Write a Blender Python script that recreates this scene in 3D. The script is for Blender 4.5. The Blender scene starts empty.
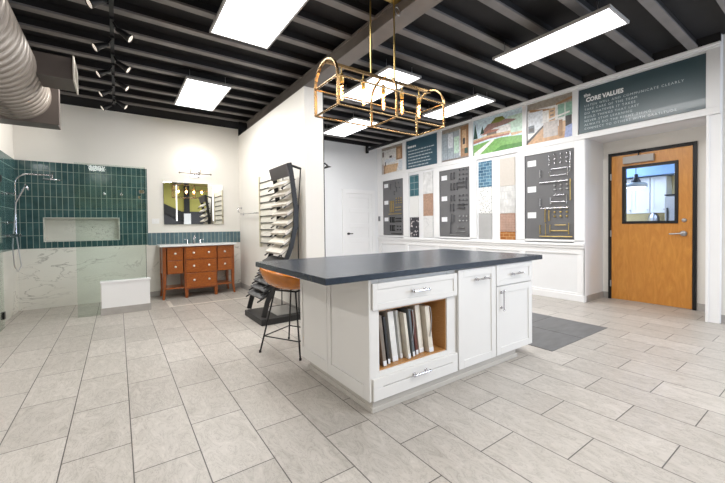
import bpy, bmesh, math, random
from math import sin, cos, pi, radians
from mathutils import Vector, Matrix
random.seed(7)
sc = bpy.context.scene
COL = sc.collection

# ------------------------------------------------------------------ materials
def new_mat(name):
    m = bpy.data.materials.new(name); m.use_nodes = True
    nt = m.node_tree; b = nt.nodes['Principled BSDF']
    return m, nt, b
def rgb(*c):
    if len(c) == 1: c = c[0]
    f = lambda v: (v/255)/12.92 if v/255 <= .04045 else (((v/255)+.055)/1.055)**2.4
    return (f(c[0]), f(c[1]), f(c[2]), 1)
def mat(name, c, rough=.5, metal=0, var=.06, scale=6, bump=0, spec=.5, coat=0, stretch=None):
    """plain paint / metal / plastic: colour broken up by a little noise"""
    m, nt, b = new_mat(name)
    c = rgb(c)
    n = nt.nodes.new('ShaderNodeTexNoise'); n.inputs['Scale'].default_value = scale; n.inputs['Detail'].default_value = 4
    g = nt.nodes.new('ShaderNodeNewGeometry')
    if stretch:
        mp = nt.nodes.new('ShaderNodeMapping'); mp.inputs['Scale'].default_value = stretch
        nt.links.new(g.outputs['Position'], mp.inputs['Vector']); nt.links.new(mp.outputs[0], n.inputs['Vector'])
    else:
        nt.links.new(g.outputs['Position'], n.inputs['Vector'])
    r = nt.nodes.new('ShaderNodeValToRGB')
    r.color_ramp.elements[0].position = .3; r.color_ramp.elements[1].position = .7
    r.color_ramp.elements[0].color = tuple(v*(1-var) for v in c[:3]) + (1,)
    r.color_ramp.elements[1].color = tuple(min(1, v*(1+var)) for v in c[:3]) + (1,)
    nt.links.new(n.outputs['Fac'], r.inputs[0]); nt.links.new(r.outputs[0], b.inputs['Base Color'])
    b.inputs['Roughness'].default_value = rough; b.inputs['Metallic'].default_value = metal
    b.inputs['Specular IOR Level'].default_value = spec
    b.inputs['Coat Weight'].default_value = coat
    if bump:
        bp = nt.nodes.new('ShaderNodeBump'); bp.inputs['Strength'].default_value = bump; bp.inputs['Distance'].default_value = .01
        nt.links.new(n.outputs['Fac'], bp.inputs['Height']); nt.links.new(bp.outputs[0], b.inputs['Normal'])
    return m
def emis(name, c, s):
    m, nt, b = new_mat(name)
    b.inputs['Base Color'].default_value = rgb(c); b.inputs['Emission Color'].default_value = rgb(c)
    b.inputs['Emission Strength'].default_value = s
    return m
def glass(name, tint, rough=0.0, alpha=.12, refl=.5):
    """thin architectural glass: mostly clear, tinted, with a Fresnel reflection"""
    m, nt, b = new_mat(name); nt.nodes.remove(b)
    out = nt.nodes['Material Output']
    tr = nt.nodes.new('ShaderNodeBsdfTransparent'); tr.inputs[0].default_value = rgb(tint)
    gl = nt.nodes.new('ShaderNodeBsdfGlossy'); gl.inputs['Roughness'].default_value = rough
    fr = nt.nodes.new('ShaderNodeFresnel'); fr.inputs['IOR'].default_value = 1.45
    ml = nt.nodes.new('ShaderNodeMath'); ml.operation = 'MULTIPLY'; ml.inputs[1].default_value = refl
    mx = nt.nodes.new('ShaderNodeMixShader')
    nt.links.new(fr.outputs[0], ml.inputs[0]); nt.links.new(ml.outputs[0], mx.inputs[0])
    nt.links.new(tr.outputs[0], mx.inputs[1]); nt.links.new(gl.outputs[0], mx.inputs[2])
    nt.links.new(mx.outputs[0], out.inputs[0])
    return m
def node(nt, t, **kw):
    n = nt.nodes.new(t)
    for k, v in kw.items(): setattr(n, k, v)
    return n
def math_n(nt, op, a, b=None):
    n = nt.nodes.new('ShaderNodeMath'); n.operation = op
    for i, v in enumerate((a, b)):
        if v is None: continue
        if isinstance(v, (int, float)): n.inputs[i].default_value = v
        else: nt.links.new(v, n.inputs[i])
    return n.outputs[0]
def mixc(nt, fac, a, b, mode='MIX'):
    n = nt.nodes.new('ShaderNodeMix'); n.data_type = 'RGBA'; n.blend_type = mode
    for s, v in ((n.inputs[0], fac), (n.inputs[6], a), (n.inputs[7], b)):
        if isinstance(v, (int, float)): s.default_value = v
        elif isinstance(v, tuple): s.default_value = v
        else: nt.links.new(v, s)
    return n.outputs[2]
def ramp(nt, src, stops):
    r = nt.nodes.new('ShaderNodeValToRGB'); e = r.color_ramp.elements
    while len(e) < len(stops): e.new(.5)
    for el, (p, c) in zip(e, stops): el.position = p; el.color = c if len(c) == 4 else c + (1,)
    nt.links.new(src, r.inputs[0]); return r.outputs[0]

def floor_material():
    m, nt, b = new_mat('floor_stone_tile')
    g = node(nt, 'ShaderNodeNewGeometry'); s = node(nt, 'ShaderNodeSeparateXYZ')
    nt.links.new(g.outputs['Position'], s.inputs[0])
    c = node(nt, 'ShaderNodeCombineXYZ')
    nt.links.new(math_n(nt, 'ADD', s.outputs[1], -1.7675 + 60.5), c.inputs[0])
    nt.links.new(math_n(nt, 'ADD', s.outputs[0], -.042 + 30.65), c.inputs[1])
    br = node(nt, 'ShaderNodeTexBrick'); br.offset = .5; br.offset_frequency = 2
    nt.links.new(c.outputs[0], br.inputs['Vector'])
    for k, v in dict(Scale=1, **{'Mortar Size': .0031, 'Mortar Smooth': .15, 'Bias': 0, 'Brick Width': .605, 'Row Height': .3065}).items(): br.inputs[k].default_value = v
    br.inputs['Color1'].default_value = rgb(FLOOR_A); br.inputs['Color2'].default_value = rgb(FLOOR_B); br.inputs['Mortar'].default_value = rgb(84, 80, 76)
    mp = node(nt, 'ShaderNodeMapping'); mp.inputs['Scale'].default_value = (6, 2.4, 1); mp.inputs['Rotation'].default_value = (0, 0, .25)
    nt.links.new(g.outputs['Position'], mp.inputs[0])
    n1 = node(nt, 'ShaderNodeTexNoise'); n1.inputs['Scale'].default_value = 2.3; n1.inputs['Detail'].default_value = 9; n1.inputs['Roughness'].default_value = .68; n1.inputs['Distortion'].default_value = .9
    nt.links.new(mp.outputs[0], n1.inputs['Vector'])
    cl = ramp(nt, n1.outputs['Fac'], [(.3, (.70, .69, .67)), (.44, (.93, .93, .92)), (.54, (1.0, 1.0, 1.0)), (.72, (1.1, 1.1, 1.1))])
    n2 = node(nt, 'ShaderNodeTexNoise'); n2.inputs['Scale'].default_value = 2.3; n2.inputs['Detail'].default_value = 10; n2.inputs['Roughness'].default_value = .7; n2.inputs['Distortion'].default_value = 2.2
    nt.links.new(mp.outputs[0], n2.inputs['Vector'])
    vein = ramp(nt, n2.outputs['Fac'], [(.465, (1, 1, 1)), (.49, (.55, .54, .52)), (.505, (1, 1, 1)), (.6, (1, 1, 1)), (.63, (1.2, 1.2, 1.2)), (.66, (1, 1, 1))])
    col = mixc(nt, .75, br.outputs['Color'], cl, 'MULTIPLY')
    col = mixc(nt, .7, col, vein, 'MULTIPLY')
    col = mixc(nt, br.outputs['Fac'], col, rgb(84, 80, 76))
    nt.links.new(col, b.inputs['Base Color'])
    rr = math_n(nt, 'MULTIPLY_ADD', n1.outputs['Fac'], .25); rr.node.inputs[2].default_value = .27
    nt.links.new(rr, b.inputs['Roughness'])
    bp = node(nt, 'ShaderNodeBump'); bp.inputs['Strength'].default_value = .35; bp.inputs['Distance'].default_value = .003
    h = math_n(nt, 'SUBTRACT', math_n(nt, 'MULTIPLY', n1.outputs['Fac'], .3), br.outputs['Fac'])
    nt.links.new(h, bp.inputs['Height']); nt.links.new(bp.outputs[0], b.inputs['Normal'])
    return m
def tile_material(name, c1, c2, mortar, w, h, u0=0, z0=0, offset=0, mort=.004, rough=.12, var=.3, axis='wall', coat=0):
    m, nt, b = new_mat(name)
    g = node(nt, 'ShaderNodeNewGeometry'); s = node(nt, 'ShaderNodeSeparateXYZ'); nt.links.new(g.outputs['Position'], s.inputs[0])
    c = node(nt, 'ShaderNodeCombineXYZ')
    u = math_n(nt, 'ADD', math_n(nt, 'ADD', s.outputs[0], s.outputs[1]), 40*w - u0)
    nt.links.new(u, c.inputs[0]); nt.links.new(math_n(nt, 'ADD', s.outputs[2], 40*h - z0), c.inputs[1])
    br = node(nt, 'ShaderNodeTexBrick'); br.offset = offset; br.offset_frequency = 2
    nt.links.new(c.outputs[0], br.inputs['Vector'])
    for k, v in dict(Scale=1, **{'Mortar Size': mort, 'Mortar Smooth': .1, 'Brick Width': w, 'Row Height': h}).items(): br.inputs[k].default_value = v
    br.inputs['Color1'].default_value = rgb(c1); br.inputs['Color2'].default_value = rgb(c2); br.inputs['Mortar'].default_value = rgb(mortar)
    n = node(nt, 'ShaderNodeTexNoise'); n.inputs['Scale'].default_value = 9; n.inputs['Detail'].default_value = 5
    nt.links.new(g.outputs['Position'], n.inputs['Vector'])
    cl = ramp(nt, n.outputs['Fac'], [(.3, (1-var,)*3), (.7, (1+var*.4,)*3)])
    col = mixc(nt, .8, br.outputs['Color'], cl, 'MULTIPLY'); col = mixc(nt, br.outputs['Fac'], col, rgb(mortar))
    nt.links.new(col, b.inputs['Base Color'])
    nt.links.new(math_n(nt, 'MULTIPLY_ADD', br.outputs['Fac'], .6), b.inputs['Roughness'])
    b.inputs['Roughness'].links[0].from_node.inputs[2].default_value = rough
    bp = node(nt, 'ShaderNodeBump'); bp.inputs['Strength'].default_value = .4; bp.inputs['Distance'].default_value = .003
    nt.links.new(math_n(nt, 'SUBTRACT', math_n(nt, 'MULTIPLY', n.outputs['Fac'], .03), math_n(nt, 'MULTIPLY', br.outputs['Fac'], .4)), bp.inputs['Height']); nt.links.new(bp.outputs[0], b.inputs['Normal'])
    return m
def marble_material(name, base=(232, 230, 223), vein=(140, 137, 130), scale=1.4, rough=.15, amt=.75):
    m, nt, b = new_mat(name)
    g = node(nt, 'ShaderNodeNewGeometry'); mp = node(nt, 'ShaderNodeMapping')
    mp.inputs['Rotation'].default_value = (0, radians(-28), 0); mp.inputs['Scale'].default_value = (1, 1, 2.4)
    nt.links.new(g.outputs['Position'], mp.inputs[0])
    n = node(nt, 'ShaderNodeTexNoise'); n.inputs['Scale'].default_value = scale; n.inputs['Detail'].default_value = 7; n.inputs['Roughness'].default_value = .55; n.inputs['Distortion'].default_value = .8
    nt.links.new(mp.outputs[0], n.inputs['Vector'])
    v = ramp(nt, n.outputs['Fac'], [(.483, (0, 0, 0)), (.497, (1, 1, 1)), (.508, (0, 0, 0))])
    n2 = node(nt, 'ShaderNodeTexNoise'); n2.inputs['Scale'].default_value = 1.1; n2.inputs['Detail'].default_value = 3
    nt.links.new(mp.outputs[0], n2.inputs['Vector'])
    k = ramp(nt, n2.outputs['Fac'], [(.42, (0, 0, 0)), (.62, (1, 1, 1))])
    f = math_n(nt, 'MULTIPLY', math_n(nt, 'MULTIPLY', v, k), amt)
    n3 = ramp(nt, n2.outputs['Fac'], [(.3, rgb(*[x-12 for x in base])), (.6, rgb(*base))])
    nt.links.new(mixc(nt, f, n3, rgb(*vein)), b.inputs['Base Color']); b.inputs['Roughness'].default_value = rough
    return m
def wood_material(name, c1, c2, scale=(1, 1, 1), rough=.4, rings=9, coat=.2, dist=3.5):
    m, nt, b = new_mat(name)
    g = node(nt, 'ShaderNodeNewGeometry'); mp = node(nt, 'ShaderNodeMapping'); mp.inputs['Scale'].default_value = scale
    nt.links.new(g.outputs['Position'], mp.inputs[0])
    n = node(nt, 'ShaderNodeTexNoise'); n.inputs['Scale'].default_value = rings; n.inputs['Detail'].default_value = 8; n.inputs['Distortion'].default_value = dist; n.inputs['Roughness'].default_value = .6
    nt.links.new(mp.outputs[0], n.inputs['Vector'])
    nt.links.new(ramp(nt, n.outputs['Fac'], [(.3, rgb(c2)), (.5, rgb(*[(a+d)/2 for a, d in zip(c1, c2)])), (.68, rgb(c1))]), b.inputs['Base Color'])
    b.inputs['Roughness'].default_value = rough; b.inputs['Coat Weight'].default_value = coat; b.inputs['Coat Roughness'].default_value = .25
    return m
def speckle_material(name, base, spot, scale, thr=.5, rough=.4):
    m, nt, b = new_mat(name)
    g = node(nt, 'ShaderNodeNewGeometry'); v = node(nt, 'ShaderNodeTexVoronoi'); v.inputs['Scale'].default_value = scale
    nt.links.new(g.outputs['Position'], v.inputs['Vector'])
    nt.links.new(ramp(nt, v.outputs['Distance'], [(thr-.06, rgb(spot)), (thr+.06, rgb(base))]), b.inputs['Base Color'])
    b.inputs['Roughness'].default_value = rough
    return m

FLOOR_A, FLOOR_B = (190, 184, 177), (175, 169, 162)
M = {}
M['floor'] = floor_material()
M['wall'] = mat('white_wall_paint', (228, 225, 219), .6, var=.015, scale=2)
M['wall_cool'] = mat('cool_white_wall_paint', (230, 231, 233), .6, var=.015, scale=2)
M['trim'] = mat('white_trim_paint', (236, 236, 237), .38, var=.012, scale=3)
M['olive'] = mat('olive_wall_paint', (190, 182, 96), .6, var=.03)
M['charcoal'] = mat('charcoal_wall_paint', (62, 62, 66), .6)
M['deck'] = mat('black_ceiling_paint', (26, 25, 27), .7, var=.15)
M['joist'] = mat('grey_joist_paint', (120, 116, 114), .5, var=.12, scale=4)
M['joist_web'] = mat('dark_joist_paint', (30, 29, 30), .6, var=.12)
M['beam'] = mat('grey_beam_paint', (122, 115, 110), .5, var=.14, scale=3)
M['green'] = tile_material('green_glazed_tile', (68, 98, 99), (56, 85, 88), (132, 148, 140), .0705, .2, u0=6.0-.03, z0=.926, var=.35)
M['green_side'] = tile_material('green_side_tile', (70, 102, 103), (60, 92, 94), (122, 142, 136), .62, .2, u0=6.0, z0=.926, var=.2, rough=.16)
M['green_band'] = tile_material('green_band_tile', (96, 120, 127), (84, 108, 116), (150, 160, 158), .0705, .225, u0=6.0-.03, z0=.915, var=.25)
M['marble'] = marble_material('white_veined_marble', scale=1.5, amt=.75)
M['niche'] = marble_material('niche_marble_mosaic', base=(214, 213, 205), vein=(70, 68, 66), scale=9, amt=1)
M['base_tile'] = mat('grey_base_tile', (168, 164, 160), .35, var=.1, scale=8)
M['glass'] = glass('green_tinted_glass', (245, 250, 247))
M['glass_edge'] = glass('green_glass_edge', (120, 160, 150), refl=.8)
M['door_glass'] = glass('clear_door_glass', (236, 244, 255), refl=.6)
M['chrome'] = mat('polished_chrome', (205, 205, 210), .12, 1, var=.03)
M['steel'] = mat('brushed_steel', (180, 180, 182), .3, 1, var=.05)
M['black'] = mat('black_metal', (24, 24, 26), .4, .3, var=.1)
M['blackp'] = mat('black_plastic', (24, 24, 26), .45, var=.1)
M['brass'] = mat('aged_brass', (164, 134, 94), .25, 1, var=.08)
M['brass_lt'] = mat('satin_brass', (190, 165, 105), .3, 1, var=.05)
M['duct'] = mat('taupe_duct_paint', (130, 122, 115), .4, .2, var=.06, scale=3)
M['duct_dark'] = mat('dark_duct_paint', (92, 84, 80), .42, .2, var=.06, scale=3)
M['vent'] = mat('pale_vent_paint', (205, 200, 190), .5)
M['white_cab'] = mat('white_cabinet_paint', (227, 225, 222), .4, var=.012, scale=3)
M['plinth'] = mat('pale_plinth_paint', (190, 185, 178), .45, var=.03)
M['counter'] = mat('charcoal_stone', (42, 51, 63), .27, var=.16, scale=38, spec=.38)
M['oak'] = wood_material('golden_oak_board', (196, 148, 94), (170, 118, 64), (2, 2, 10), rough=.4)
M['door_wood'] = wood_material('honey_maple_veneer', (210, 146, 62), (190, 122, 44), (1.2, 2.4, .5), rough=.33, rings=4.5, coat=.25, dist=2.2)
M['cherry'] = wood_material('cherry_wood', (184, 102, 30), (132, 64, 14), (1.5, 2, 6), rough=.3, rings=5, coat=.4)
M['cherry_v'] = wood_material('cherry_wood_upright', (168, 90, 26), (116, 54, 12), (6, 6, 1), rough=.3, rings=5, coat=.4)
M['white_stone'] = mat('white_quartz', (236, 236, 236), .2, var=.02)
M['ceramic'] = mat('white_ceramic_knob', (240, 238, 232), .15)
M['mirror'] = mat('silvered_glass', (236, 238, 236), .01, 1, var=0)
M['led'] = emis('white_led_strip', (245, 245, 245), .75)
M['tube'] = emis('frosted_lamp_tube', (255, 248, 235), 4)
M['panel'] = emis('lit_diffuser', (250, 252, 255), 5.0)
M['filament'] = emis('glowing_filament', (255, 190, 110), 26)
M['bulb'] = glass('amber_bulb_glass', (255, 232, 200), refl=.4)
M['leather'] = mat('tan_leather', (188, 112, 30), .25, var=.22, scale=9, spec=.6, coat=.15)
M['slate'] = mat('dark_slate_tile', (100, 100, 101), .45, var=.14, scale=5, stretch=(1, 3, 1))
M['board'] = mat('grey_display_board', (104, 104, 106), .6, var=.03)
M['card'] = mat('white_card', (232, 234, 238), .6, var=.02)
M['teal'] = mat('dark_teal_print', (62, 94, 110), .3, var=.05, scale=2)
M['teal_deep'] = mat('deep_teal_print', (50, 76, 84), .36, var=.05, scale=2, spec=1, coat=.15)
M['ink'] = mat('pale_print_ink', (206, 216, 220), .6, var=.02)
M['ink_white'] = mat('white_print_ink', (244, 246, 247), .6, var=.02)
M['stair'] = mat('dark_stair_paint', (26, 26, 28), .5)
M['lens'] = emis('lit_spot_lens', (255, 244, 230), .5)

# ------------------------------------------------------------------ mesh builder
OFF = {}
class MB:
    def __init__(s): s.v = []; s.f = []; s.mi = []; s.m = 0; s.sm = []
    def _add(s, vs, fs, smooth=False):
        o = len(s.v); s.v += [tuple(v) for v in vs]
        for f in fs: s.f.append([i+o for i in f]); s.mi.append(s.m); s.sm.append(smooth)
        return s
    def box(s, x0, x1, y0, y1, z0, z1):
        x0, x1 = min(x0, x1), max(x0, x1); y0, y1 = min(y0, y1), max(y0, y1); z0, z1 = min(z0, z1), max(z0, z1)
        return s._add([(x0,y0,z0),(x1,y0,z0),(x1,y1,z0),(x0,y1,z0),(x0,y0,z1),(x1,y0,z1),(x1,y1,z1),(x0,y1,z1)],
                      [(0,3,2,1),(4,5,6,7),(0,1,5,4),(1,2,6,5),(2,3,7,6),(3,0,4,7)])
    def obox(s, c, ax, ay, az, dx, dy, dz):
        """box on its own axes, centre c"""
        c = Vector(c); ax = Vector(ax).normalized(); ay = Vector(ay).normalized(); az = Vector(az).normalized()
        vs = [c + ax*(i*dx/2) + ay*(j*dy/2) + az*(k*dz/2) for k in (-1, 1) for i, j in ((-1,-1),(1,-1),(1,1),(-1,1))]
        return s._add(vs, [(0,3,2,1),(4,5,6,7),(0,1,5,4),(1,2,6,5),(2,3,7,6),(3,0,4,7)])
    def quad(s, *p): return s._add(p, [tuple(range(len(p)))])
    def cyl(s, p0, p1, r0, r1=None, n=12, cap=True):
        r1 = r0 if r1 is None else r1
        return s.tube([p0, p1], [r0, r1], n, cap=cap)
    def tube(s, pts, r, n=8, closed=False, cap=True):
        P = [Vector(p) for p in pts]; k = len(P)
        R = r if isinstance(r, (list, tuple)) else [r]*k
        vs = []; up = None
        for i in range(k):
            if closed: t = P[(i+1) % k]-P[i-1]
            else: t = P[min(i+1, k-1)]-P[max(i-1, 0)]
            t.normalize()
            if up is None:
                up = Vector((0, 0, 1)) if abs(t.z) < .9 else Vector((1, 0, 0))
            a = t.cross(up)
            if a.length < 1e-4: a = t.cross(Vector((.3, 1, .2)))
            a.normalize(); b = a.cross(t); up = b
            vs += [P[i] + (a*cos(2*pi*j/n) + b*sin(2*pi*j/n))*R[i] for j in range(n)]
        fs = []
        for i in range(k if closed else k-1):
            for j in range(n):
                a, b = i*n+j, i*n+(j+1) % n; c = ((i+1) % k)*n
                fs.append((a, b, c+(j+1) % n, c+j))
        s._add(vs, fs, True)
        if cap and not closed:
            s._add(vs[:n], [tuple(range(n))][::1]); s._add(vs[-n:], [tuple(range(n))[::-1]])
        return s
    def bar(s, pts, w, d, side):
        """rectangular-section strip along pts; side = width direction; w along side, d across"""
        P = [Vector(p) for p in pts]; sd = Vector(side).normalized(); vs = []; k = len(P)
        for i in range(k):
            t = (P[min(i+1, k-1)]-P[max(i-1, 0)]).normalized(); nn = t.cross(sd).normalized()
            vs += [P[i]+sd*(w/2)+nn*(d/2), P[i]-sd*(w/2)+nn*(d/2), P[i]-sd*(w/2)-nn*(d/2), P[i]+sd*(w/2)-nn*(d/2)]
        fs = [(i*4+j, i*4+(j+1) % 4, i*4+4+(j+1) % 4, i*4+4+j) for i in range(k-1) for j in range(4)]
        fs += [(3, 2, 1, 0), tuple((k-1)*4+j for j in range(4))]
        return s._add(vs, fs)
    def lathe(s, prof, c, n=20, axis='z'):
        c = Vector(c); vs = []
        ex, ey, ez = {'z': ((1,0,0),(0,1,0),(0,0,1)), 'x': ((0,1,0),(0,0,1),(1,0,0)), 'y': ((0,0,1),(1,0,0),(0,1,0))}[axis] if isinstance(axis, str) else axis
        ex, ey, ez = Vector(ex), Vector(ey), Vector(ez)
        for r, z in prof: vs += [c + (ex*cos(2*pi*j/n)+ey*sin(2*pi*j/n))*r + ez*z for j in range(n)]
        fs = [(i*n+j, i*n+(j+1) % n, (i+1)*n+(j+1) % n, (i+1)*n+j) for i in range(len(prof)-1) for j in range(n)]
        return s._add(vs, fs, True)
    def prism(s, poly, axis, a, b):
        def P(u, v, w): return {'x': (w, u, v), 'y': (u, w, v), 'z': (u, v, w)}[axis]
        k = len(poly); vs = [P(u, v, a) for u, v in poly]+[P(u, v, b) for u, v in poly]
        return s._add(vs, [tuple(range(k))[::-1], tuple(range(k, 2*k))]+[(i, (i+1) % k, k+(i+1) % k, k+i) for i in range(k)])
    def build(s, name, m, parent=None, bev=0, smooth_all=False, loc=None, solid=0, sub=0):
        me = bpy.data.meshes.new(name); xs, ys, zs = zip(*s.v)
        if parent is not None: off = OFF[parent.name]
        elif loc is not None: off = Vector(loc)
        else: off = Vector(((min(xs)+max(xs))/2, (min(ys)+max(ys))/2, min(zs)))
        me.from_pydata([(x-off[0], y-off[1], z-off[2]) for x, y, z in s.v], [], s.f)
        for mm in (m if isinstance(m, (list, tuple)) else [m]): me.materials.append(mm)
        for p, i, sm in zip(me.polygons, s.mi, s.sm): p.material_index = i; p.use_smooth = sm or smooth_all
        bm = bmesh.new(); bm.from_mesh(me); bmesh.ops.recalc_face_normals(bm, faces=bm.faces); bm.to_mesh(me); bm.free()
        o = bpy.data.objects.new(name, me); COL.objects.link(o)
        if parent is not None: o.parent = parent
        else: o.location = off
        OFF[o.name] = Vector(off)
        if bev:
            md = o.modifiers.new('Bevel', 'BEVEL'); md.width = bev; md.segments = 2; md.limit_method = 'ANGLE'; md.angle_limit = radians(50)
        if solid:
            md = o.modifiers.new('Solidify', 'SOLIDIFY'); md.thickness = solid; md.offset = 0
        if sub:
            md = o.modifiers.new('Subsurf', 'SUBSURF'); md.levels = sub; md.render_levels = sub
        return o
def tag(o, label, cat, group=None, kind=None):
    o['label'] = label; o['category'] = cat
    if group: o['group'] = group
    if kind: o['kind'] = kind
    return o
def thing(name, label, cat, loc, group=None):
    o = bpy.data.objects.new(name, None); COL.objects.link(o); o.location = loc; o.empty_display_size = .1
    OFF[o.name] = Vector(loc); return tag(o, label, cat, group)
def struct(name, mb, m, parent=None, bev=0, **kw):
    o = mb.build(name, m, parent, bev, **kw)
    if parent is None: o['kind'] = 'structure'
    return o
def sroot(name, loc):
    o = bpy.data.objects.new(name, None); COL.objects.link(o); o.location = loc; OFF[o.name] = Vector(loc); o['kind'] = 'structure'; return o
def copy_tree(o, parent=None):
    c = o.copy(); COL.objects.link(c); OFF[c.name] = OFF.get(o.name, Vector())
    if parent is not None: c.parent = parent
    for ch in list(o.children): copy_tree(ch, c)
    return c
def B(*a): return MB().box(*a)
def text_mesh(name, txt, size, y, z, x, m, parent, space=1.0, bold=0.0, squash=1.0):
    """flat lettering on the display wall (plane x = const), read from -X, starting at y and running towards -Y"""
    cu = bpy.data.curves.new('lettering', 'FONT'); cu.body = txt; cu.size = size; cu.space_character = space; cu.offset = bold
    cu.resolution_u = 2; cu.fill_mode = 'FRONT'
    tmp = bpy.data.objects.new('lettering_tmp', cu); COL.objects.link(tmp)
    me = bpy.data.meshes.new_from_object(tmp.evaluated_get(bpy.context.evaluated_depsgraph_get()))
    bpy.data.objects.remove(tmp)
    off = OFF[parent.name]
    for v in me.vertices:
        u, w = v.co.x*squash, v.co.y
        v.co = Vector((x, y-u, z+w)) - off
    me.materials.append(m)
    o = bpy.data.objects.new(name, me); COL.objects.link(o); o.parent = parent; OFF[o.name] = off
    return o

# ------------------------------------------------------------------ room shell
ZC = 3.44       # deck underside
T0 = .012
XL, XR, YN = -3.4, 5.86, -4.2
struct('floor', B(XL-.1, 10.2, YN-.1, 8.0, -.1, 0), M['floor'])
struct('ceiling', B(XL-.1, 6.9, YN-.1, 7.9, ZC, ZC+.1), M['deck'])
# back wall with the shower niche left open
NX0, NX1, NZ0, NZ1, YB = -.94, .03, 1.025, 1.405, 7.25
w = MB()
w.box(XL, NX0, YB, YB+.2, 0, ZC); w.box(NX1, 2.04, YB, YB+.2, 0, ZC)
w.box(NX0, NX1, YB, YB+.2, 0, NZ0); w.box(NX0, NX1, YB, YB+.2, NZ1, ZC); w.box(NX0, NX1, YB+.12, YB+.2, NZ0, NZ1)
struct('wall_back', w, M['wall'])
XS = -1.25
struct('wall_shower', B(XS-.15, XS, 5.7, YB, 0, ZC), M['wall'])
struct('wall_left', B(XL-.1, XL, YN, YB, 0, ZC), M['wall'])
# near wall, seen in the mirror
struct('wall_near', B(XL, 6.6, YN-.1, YN, 2.0, ZC), M['olive'])
struct('wall_near_lower', B(XL, 6.6, YN-.1, YN+.02, 0, 2.0), M['charcoal'])
struct('trim_1', B(2.62, 2.86, YN+.02, YN+.12, 1.9, ZC), M['stair'])
struct('trim_2', B(2.6, 2.9, YN+.02, YN+.14, 0, 1.9), M['trim'])
struct('trim_3', MB().prism([(.4, 3.05), (2.6, 1.95), (2.6, 1.5), (.4, 2.6)], 'y', YN+.02, YN+.1), M['stair'])
# partition and the far room
PX0, PX1, PY = 2.035, 2.31, 4.2
struct('wall_partition', B(PX0, PX1, PY, YB+.2, 0, 3.06), M['wall'], bev=.004)
struct('trim_4', B(PX1, PX1+.012, PY+.0, PY+.03, 0, 3.05), M['black'])
struct('baseboard_partition', MB().box(PX0-.012, PX0, PY, YB-.012, 0, .1).box(PX0-.012, PX1, PY-.012, PY, 0, .1), M['base_tile'])
struct('baseboard_back', B(.392, PX0-.013, YB-T0-.012, YB-T0, 0, .09), M['base_tile'])
YF = 7.6
struct('wall_far', B(PX1-.02, 6.6, YF, YF+.15, 0, ZC), M['wall_cool'])
struct('baseboard_far', MB().box(PX1, 4.72, YF-.015, YF, 0, .12).box(5.68, 5.85, YF-.015, YF, 0, .12), M['trim'])
# display wall: body, header over the alcove, the alcove itself
AY0, AY1, AX = 1.07, 2.425, 6.52
w = MB()
w.box(XR+.015, AX+.15, AY1, YF, 0, ZC)                         # solid display wall
w.box(XR+.015, AX+.15, .96, AY1, 2.52, ZC)                     # header
w.box(XR+.015, AX+.15, .96, AY0, 0, 2.52)                      # pier beside the door
struct('wall_right', w, M['wall_cool'])
struct('wall_right_near', B(5.93, AX+.15, YN, .96, 0, ZC), M['wall'])
DY0, DY1, DZ = 1.291, 2.344, 2.325
w = MB().box(AX, AX+.15, AY0, DY0, 0, 2.52).box(AX, AX+.15, DY1, AY1, 0, 2.52).box(AX, AX+.15, DY0, DY1, DZ, 2.52)
struct('wall_alcove', w, M['wall'])
struct('baseboard_alcove', MB().box(5.9, AX, AY1-.012, AY1, 0, .1).box(AX-.012, AX, DY1, AY1-.012, 0, .1).box(AX-.012, AX, AY0, DY0, 0, .1)
       .box(5.918, 5.93, YN, .955, 0, .1), M['base_tile'])
# casing round the display wall: cornice, rails, stiles
X0 = XR+.015
w = MB()
w.box(X0-.05, X0, .96, YF, 3.285, 3.325); w.box(X0-.065, X0, .96, YF, 3.312, 3.338)      # cornice
w.box(X0-.04, X0, .96, YF, 2.50, 2.585)                                                   # rail under the prints
w.box(X0-.05, X0, .96, AY1+.03, 2.50, 2.535)
for a, b in ((.96, 1.085), (2.515, 2.598), (3.342, 3.422), (4.465, 4.56), (5.29, 5.41), (6.445, 6.567), (7.42, YF)):
    w.box(X0-.04, X0, a, b, 2.585, 3.285)
struct('trim_5', w, M['trim'], bev=.004)
w = MB()
for a, b in ((AY1, 2.575), (3.385, 3.52), (4.39, 4.555), (5.37, 5.53), (6.37, 6.565), (7.375, YF)):
    w.box(X0-.03, X0, a, b, .95, 2.50)
for a, b in ((2.575, 3.385), (4.555, 5.37), (6.565, 7.375)):
    w.box(X0-.03, X0, a, b, .90, .962); w.box(X0-.03, X0, a, b, 2.40, 2.50)
w.box(X0-.06, X0, AY1, YF, .87, .905); w.box(X0-.04, X0, AY1, YF, .83, .87)             # ledge
w.box(X0-.03, X0, AY1, YF, .905, .93)
struct('trim_6', w, M['trim'], bev=.004)
w = MB()
w.box(X0-.02, X0, AY1, YF, .74, .83); w.box(X0-.02, X0, AY1, YF, 0, .13); w.box(X0-.03, X0, AY1, YF, 0, .1)
for yy in (AY1, 3.38, 4.42, 5.4, 6.4, 7.48): w.box(X0-.02, X0, yy, yy+.11, .13, .74)
struct('trim_7', w, M['trim'], bev=.004)
w = MB().box(X0-.02, X0+.05, .955, AY0+.01, 0, ZC-.02).box(X0-.035, X0, AY0-.02, AY0+.012, 0, 2.52)
struct('trim_8', w, M['trim'], bev=.004)
struct('trim_9', B(X0-.02, X0+.06, AY1-.006, AY1+.02, 0, 2.5), M['trim'], bev=.003)

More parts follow.
